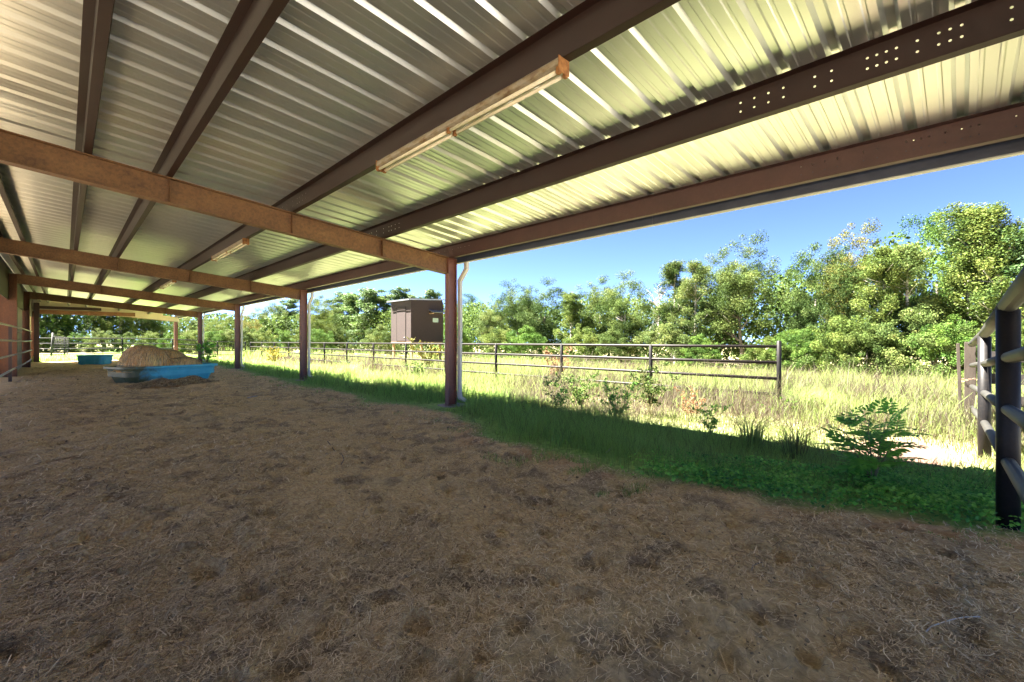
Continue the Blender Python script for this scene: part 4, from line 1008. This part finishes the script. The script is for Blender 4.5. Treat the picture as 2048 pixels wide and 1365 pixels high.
# ------------------------------------------------------------------ trees
def limb(mb, p0, d, L, r, rr, segs=5, up=.25, wob=.25):
    pts = [p0]; d = d.normalized()
    for i in range(segs):
        d = (d+Vector((rr.uniform(-wob, wob), rr.uniform(-wob, wob), up*.5+rr.uniform(-wob, wob)*.6))*.5).normalized(); pts.append(pts[-1]+d*L/segs)
    mb.tube(pts, [r*(1-.75*i/segs) for i in range(segs+1)], 5); return pts
def tree_proto(kind, seed):
    """returns trunk mesh and crown mesh for a tree ten metres tall"""
    rr = random.Random(seed); nr = np.random.default_rng(seed); H = 10.
    mb = MB(); cl = []
    if kind == 'oak':
        tr = limb(mb, Vector((0, 0, -.3)), Vector((rr.uniform(-.1, .1), rr.uniform(-.1, .1), 1)), 6.8, .2, rr, 7, .9, .1)
        for k in range(16):
            t = rr.uniform(.25, 1); p = tr[min(int(t*7), 7)]; a = rr.uniform(0, 6.283); L = rr.uniform(1.5, 2.5)*(1.15-.3*t)
            q = limb(mb, p, Vector((math.cos(a), math.sin(a), rr.uniform(.2, 1.0))), L, .075, rr)
            cl += [(q[-1], rr.uniform(.6, .95)), (q[3], rr.uniform(.5, .8))]
            for _ in range(2):
                b = rr.uniform(0, 6.283); q2 = limb(mb, q[rr.randint(2, 4)], Vector((math.cos(b), math.sin(b), rr.uniform(-.1, .8))), L*.5, .03, rr, 3); cl.append((q2[-1], rr.uniform(.45, .8)))
        for k in range(90):
            a = rr.uniform(0, 6.283); u = rr.uniform(-.9, 1); s = rr.uniform(.55, 1.0); e = math.sqrt(max(0, 1-u*u))
            wd = 2.9*(1 if u > 0 else .95)
            cl.append((Vector((math.cos(a)*e*wd*s, math.sin(a)*e*wd*s, 5.5+u*4.1*s)), rr.uniform(.3, .75)))
        n = 46000; size = .068
    elif kind == 'tall':
        tr = limb(mb, Vector((0, 0, -.3)), Vector((rr.uniform(-.06, .06), rr.uniform(-.06, .06), 1)), 9.8, .13, rr, 9, 1.3, .06)
        for k in range(58):
            t = rr.uniform(.12, .98); p = tr[min(int(t*9), 8)].lerp(tr[min(int(t*9), 8)+1], rr.random()); a = rr.uniform(0, 6.283); L = (1.7*(1-t)**.6+.3)*rr.uniform(.5, 1.3)
            q = limb(mb, p, Vector((math.cos(a), math.sin(a), rr.uniform(.2, 1.5))), L, .03, rr, 4)
            cl += [(q[-1], rr.uniform(.25, .5)), (q[2], rr.uniform(.25, .45)), (q[3]+Vector((rr.uniform(-.4, .4), rr.uniform(-.4, .4), rr.uniform(-.5, .5))), rr.uniform(.2, .45))]
        cl += [(tr[-1]+Vector((0, 0, .1*k)), .35) for k in range(3)]
        n = 34000; size = .056
    elif kind == 'pine':
        tr = limb(mb, Vector((0, 0, -.3)), Vector((rr.uniform(-.05, .05), rr.uniform(-.05, .05), 1)), 9.7, .16, rr, 9, 1.4, .04)
        for k in range(60):
            t = .28+.7*rr.random()**.8; p = tr[min(int(t*9), 8)].lerp(tr[min(int(t*9), 8)+1], rr.random()); a = rr.uniform(0, 6.283); L = (1.0+1.3*(1-t))*rr.uniform(.5, 1.2)
            q = limb(mb, p, Vector((math.cos(a), math.sin(a), rr.uniform(-.05, .5))), L, .04, rr, 4)
            cl += [(q[-1], rr.uniform(.3, .6)), (q[3]+Vector((0, 0, .15)), rr.uniform(.3, .5)), (q[2]+Vector((0, 0, rr.uniform(-.1, .3))), rr.uniform(.25, .45))]
        n = 20000; size = .075
    else:   # shrub
        for k in range(9):
            a = rr.uniform(0, 6.283); q = limb(mb, Vector((rr.uniform(-.5, .5), rr.uniform(-.5, .5), -.2)), Vector((math.cos(a)*.8, math.sin(a)*.8, 1)), rr.uniform(4, 7), .08, rr, 5, .4); cl.append((q[-1], 1.2))
        for k in range(100):
            a = rr.uniform(0, 6.283); u = rr.uniform(-.1, 1); e = math.sqrt(max(0, 1-u*u)); s = rr.uniform(.7, 1.05)
            cl.append((Vector((math.cos(a)*e*5.2*s, math.sin(a)*e*5.2*s, .8+u*8.0*s)), rr.uniform(.5, 1.15)))
        n = 26000; size = .145
    Cn = np.array([c for c, _ in cl]); Rd = np.array([r for _, r in cl])
    pr = Rd**2/np.sum(Rd**2); ci = nr.choice(len(cl), n, p=pr)
    d = nr.normal(0, 1, (n, 3)); d /= np.linalg.norm(d, axis=1, keepdims=True); rad = nr.random(n)**.45
    flat = np.array([1, 1, dict(pine=.75, oak=.8, tall=1.15).get(kind, .75)])
    P = Cn[ci]+d*(Rd[ci]*rad)[:, None]*flat
    P[:, 2] = np.maximum(P[:, 2], .15)
    P[:, 2] *= 10./np.percentile(P[:, 2], 96. if kind == 'oak' else 98.)
    cv = nr.random(len(cl))
    v = np.clip(.16+.5*cv[ci]+nr.normal(0, .1, n), 0, 1)
    nrm = d*.6+nr.normal(0, .75, (n, 3))+np.array([0, 0, .2])
    global rng
    keep_rng = rng; rng = nr
    vs, fc, va = leaf_cards(P, nrm, size*nr.uniform(.6, 1.35, n), v, 2.6 if kind == 'pine' else 1.5)
    rng = keep_rng
    crown = np_mesh(kind+'_crown', vs, [fc], M['needle' if kind == 'pine' else 'leaf'], dict(v=va))
    return mb.mesh(kind+'_trunk', M['palebark'] if kind == 'tall' else M['bark']), crown
PROTO = {k: [tree_proto(k, 100+i*7+len(k)) for i in range(c)] for k, c in (('oak', 4), ('tall', 4), ('pine', 3), ('shrub', 4))}
NAME = dict(oak='oak_tree', tall='sweetgum_tree', pine='pine_tree', shrub='wild_shrub')
DESC = dict(oak='round-crowned', tall='slender tall', pine='dark pine', shrub='low bushy')
def tree(kind, x_img, ytop, w, label, col, widen=1., seed=None, group='trees along the edge of the field'):
    X, Y = plan(x_img, w); z = g1(X, Y)
    Ht = CZ+(682.5-ytop)/897.09*w-z
    r_ = random.Random(int(x_img*7+w)) ; tm, cm = PROTO[kind][r_.randrange(len(PROTO[kind]))]
    root = empty(NAME[kind], (X, Y, z), r_.uniform(0, 6.283), label, 'shrub' if kind == 'shrub' else 'tree', group)
    s = Ht/10.; sx = s*widen*r_.uniform(.95, 1.1); root.scale = (sx, sx*r_.uniform(.9, 1.1), s)
    t = link('trunk', tm, root); c = link('crown', cm, root); k = r_.uniform(.9, 1.12)
    c.color = (col[0]*k, col[1]*k, col[2]*k, 1)
    return root
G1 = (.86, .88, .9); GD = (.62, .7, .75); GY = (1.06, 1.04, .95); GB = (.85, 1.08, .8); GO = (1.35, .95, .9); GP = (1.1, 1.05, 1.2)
def wl_(x, off=0): u = (x-1024)/897.09; return (53+off)/(SY+u*CY)       # the wood's edge runs parallel to the shed
T = [  # kind, x, ytop, distance offset, colour, widen, label
 ('pine', 2046, 465, 2, GD, 1.2, 'dark pine at the right edge of the picture above the near fence'),
 ('tall', 1985, 425, 1, GY, 1.5, 'tall yellow-green tree, the highest one at far right'),
 ('tall', 1928, 424, 3, GY, 1.5, 'tall yellowing tree just left of the highest tree at far right'),
 ('oak', 1868, 458, 6, GB, .9, 'bright green open-crowned tree left of the two tallest yellowing trees'),
 ('tall', 1815, 500, 0, GP, 1.4, 'slim pale-trunked tree left of the bright green open-crowned tree'),
 ('tall', 1765, 505, -1, GY, 1.5, 'slim pale green tree with visible white trunk, third from the bright green one'),
 ('oak', 1708, 487, 6, GO, .95, 'tree with rusty orange crown top behind the dark oak right of centre'),
 ('oak', 1640, 515, 1, GD, 1.0, 'dark round oak right of the sky gap beyond the fence end post'),
 ('oak', 1580, 570, 12, GP, .9, 'pale tree filling the sky gap between the two largest oaks'),
 ('oak', 1487, 506, 1, G1, 1.05, 'largest spreading oak rising above the end of the pipe fence'),
 ('tall', 1390, 530, 0, GP, 1.5, 'spired tree with twin tops left of the largest oak'),
 ('tall', 1352, 528, 1, G1, 1.5, 'pointed slender tree at the left shoulder of the largest oak'),
 ('oak', 1440, 540, 9, GP, 1., 'grey-green tree behind the largest oak'),
 ('oak', 1255, 572, 2, G1, 1.25, 'rounded oak above the second span of the pipe fence'),
 ('oak', 1192, 578, 4, G1, 1.25, 'leaning-topped oak left of the rounded oak over the pipe fence'),
 ('tall', 1142, 590, 1, GY, 1.7, 'lighter green tree between two oaks above the middle of the pipe fence'),
 ('oak', 1085, 582, 3, GD, 1.25, 'dark oak with flat-sided crown above the middle fence post'),
 ('oak', 1030, 583, 6, GD, 1.25, 'dark round-topped oak right of the nearest column and sky notch'),
 ('oak', 985, 614, 2, GP, 1.1, 'pale low-crowned tree next right of the nearest column'),
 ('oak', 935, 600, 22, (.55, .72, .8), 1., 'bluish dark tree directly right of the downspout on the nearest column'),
 ('pine', 862, 584, 14, GD, 1.4, 'pine crown peeping over the roof of the stilted hut at right'),
 ('pine', 800, 580, 12, GD, 1.5, 'pine crown rising over the left roof edge of the stilted hut'),
 ('pine', 752, 581, 8, G1, 1.8, 'broad pine standing left of the stilted hut'),
 ('pine', 716, 590, 10, GY, 1.7, 'yellowing tree among pines left of the hut'),
 ('pine', 686, 588, 14, GD, 1.7, 'tall pine halfway between the second column and the hut'),
]
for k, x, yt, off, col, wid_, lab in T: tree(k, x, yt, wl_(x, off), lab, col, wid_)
TL = [('oak', 646, 604, 105, G1, 1.1, 'tree just right of the second column top'), ('oak', 628, 612, 92, GY, 1.1, 'pale tree right behind the downspout of the second column'),
 ('pine', 575, 600, 120, GD, 1.5, 'dark pine left of the second column'), ('oak', 545, 617, 98, G1, 1.2, 'round oak midway between the second and third columns'),
 ('oak', 512, 628, 92, GP, 1.2, 'low rounded tree right of the third column'), ('oak', 498, 642, 75, GO, 1.2, 'reddish brown tree low behind the third column'),
 ('oak', 448, 640, 66, GY, 1.3, 'yellow-green tree between the third and fourth columns'), ('oak', 420, 648, 58, GY, 1.3, 'bushy yellow tree beside the fourth column'),
 ('oak', 372, 636, 62, GP, 1.2, 'light green tree seen between the last two columns'), ('oak', 325, 632, 58, GB, 1.2, 'green tree seen under the far end beam at right'),
 ('oak', 280, 612, 56, G1, 1.2, 'darker tree behind the hay bale through the far opening'), ('oak', 235, 590, 52, GY, 1.1, 'yellowing tree in the middle of the far opening'),
 ('oak', 185, 585, 55, GB, 1.1, 'bright tree above the far blue tub'), ('oak', 135, 580, 50, GB, 1.1, 'leafy tree left of centre in the far opening'), ('oak', 92, 575, 48, GB, 1.1, 'green tree at the left of the far opening above the wire gate'),
 ('tall', 210, 560, 53, GY, 1.5, 'thin-trunked yellow tree in the far opening')]
for k, x, yt, w, col, wid_, lab in TL: tree(k, x, yt, w, lab, col, wid_)
# understorey along the wood's edge
SH = [(2020, 640, -3), (1955, 625, -4), (1890, 640, -5), (1838, 620, -4), (1790, 650, -6), (1740, 640, -5), (1690, 632, -4), (1640, 668, -5), (1590, 655, -4), (1530, 670, -5), (1460, 655, -4), (1400, 665, -4),
      (1330, 640, -3), (1290, 650, -4), (1225, 655, -4), (1170, 650, -3), (1100, 655, -3), (1050, 648, -4), (1000, 650, -3), (955, 645, -3), (905, 640, -2), (760, 645, -1), (715, 655, -4), (672, 650, -6)]
cols = [GY, GB, GP, G1, GY, GB]
posn = ['shrub at the foot of the wood, number %d counting from the right edge of the picture']
ordw = ['first', 'second', 'third', 'fourth', 'fifth', 'sixth', 'seventh', 'eighth', 'ninth', 'tenth', 'eleventh', 'twelfth', 'thirteenth', 'fourteenth', 'fifteenth', 'sixteenth', 'seventeenth', 'eighteenth', 'nineteenth', 'twentieth', 'twenty-first', 'twenty-second', 'twenty-third', 'twenty-fourth']
SH = [q for k, q in enumerate(SH) if k % 3 != 1]
for i, (x, yt, off) in enumerate(SH):
    tree('shrub', x, yt+10, wl_(x, off), '%s shrub from the right in the row along the foot of the wood' % ordw[i], cols[i % 6], 1.15, group='shrubs at the foot of the wood')
SL_ = [(640, 662, 62), (600, 660, 70), (560, 662, 66), (520, 660, 60), (488, 660, 56), (455, 662, 52), (425, 664, 50), (385, 664, 48), (345, 668, 46), (300, 666, 47), (255, 668, 47), (205, 664, 46), (160, 668, 46), (115, 666, 45.5), (78, 660, 45)]
for i, (x, yt, w) in enumerate(SL_):
    tree('shrub', x, yt, w, '%s shrub from the right in the thicket seen behind the far columns and opening' % ordw[i], cols[(i*5+1) % 6], 1.2, group='shrubs in the far thicket')
# bare grey tree in the gap
mb = MB(); rr = random.Random(9); tr = limb(mb, Vector((0, 0, -.2)), Vector((0, 0, 1)), 9, .14, rr, 8, 1.2, .08)
for k in range(26):
    a = rr.uniform(0, 6.283); q = limb(mb, tr[rr.randint(3, 8)], Vector((math.cos(a), math.sin(a), .9)), rr.uniform(1.2, 2.6), .05, rr, 5)
    for _ in range(3):
        b = rr.uniform(0, 6.283); limb(mb, q[rr.randint(2, 5)], Vector((math.cos(b), math.sin(b), .8)), rr.uniform(.5, 1.2), .022, rr, 3)
X, Y = plan(1312, wl_(1312, 1)); dt = empty('dead_tree', (X, Y, g1(X, Y)), 0, 'bare grey dead tree in the dip of the tree line', 'tree'); mb.build('trunk', M['palebark'], dt)
# the wood behind the front row, too deep to tell trees apart
def wood(n):
    Pm = []; 
    t = rng.random(n); y0 = -40+t*190; d = rng.random(n)*14
    hmax = np.interp(y0, [-40, -5, 6, 20, 40, 75, 150], [15, 14.5, 13.5, 11.5, 10.5, 12, 11.5])*(.75+.35*vnoise(y0*.22, d*.2, 3))
    P = np.stack([58+d, y0, -2.2+hmax*rng.random(n)**.8], 1)
    m = int(n*.35); t2 = rng.random(m); xx = -40+t2*100; dd2 = rng.random(m)*10
    yy = np.interp(xx, [-40, 0, 15, 60], [62, 66, 82, 130])
    P2 = np.stack([xx, yy+dd2, -1+(np.interp(xx, [-40, 5, 14, 60], [11, 9, 6.5, 10]))*(.75+.4*vnoise(xx*.25, dd2*.2, 8))*rng.random(m)**.8], 1)
    P = np.concatenate([P, P2]); n = len(P)
    vs, fc, va = leaf_cards(P, rng.normal(0, .7, (n, 3))+np.array([-.3, -.1, .5]), rng.uniform(.18, .4, n), np.clip(.3+.5*(vnoise(P[:, 1]*.3+P[:, 0]*.2, P[:, 2]*.4, 6)-.3)+rng.normal(0, .1, n), 0, 1), 1.4)
    return link('far_wood', np_mesh('far_wood', vs, [fc], M['leaf'], dict(v=va)))
fw_ = wood(150000); fw_.color = (.8, .9, .8, 1); tag(fw_, 'shadowy depth of the wood behind the front row of trees', 'wood', kind='stuff')
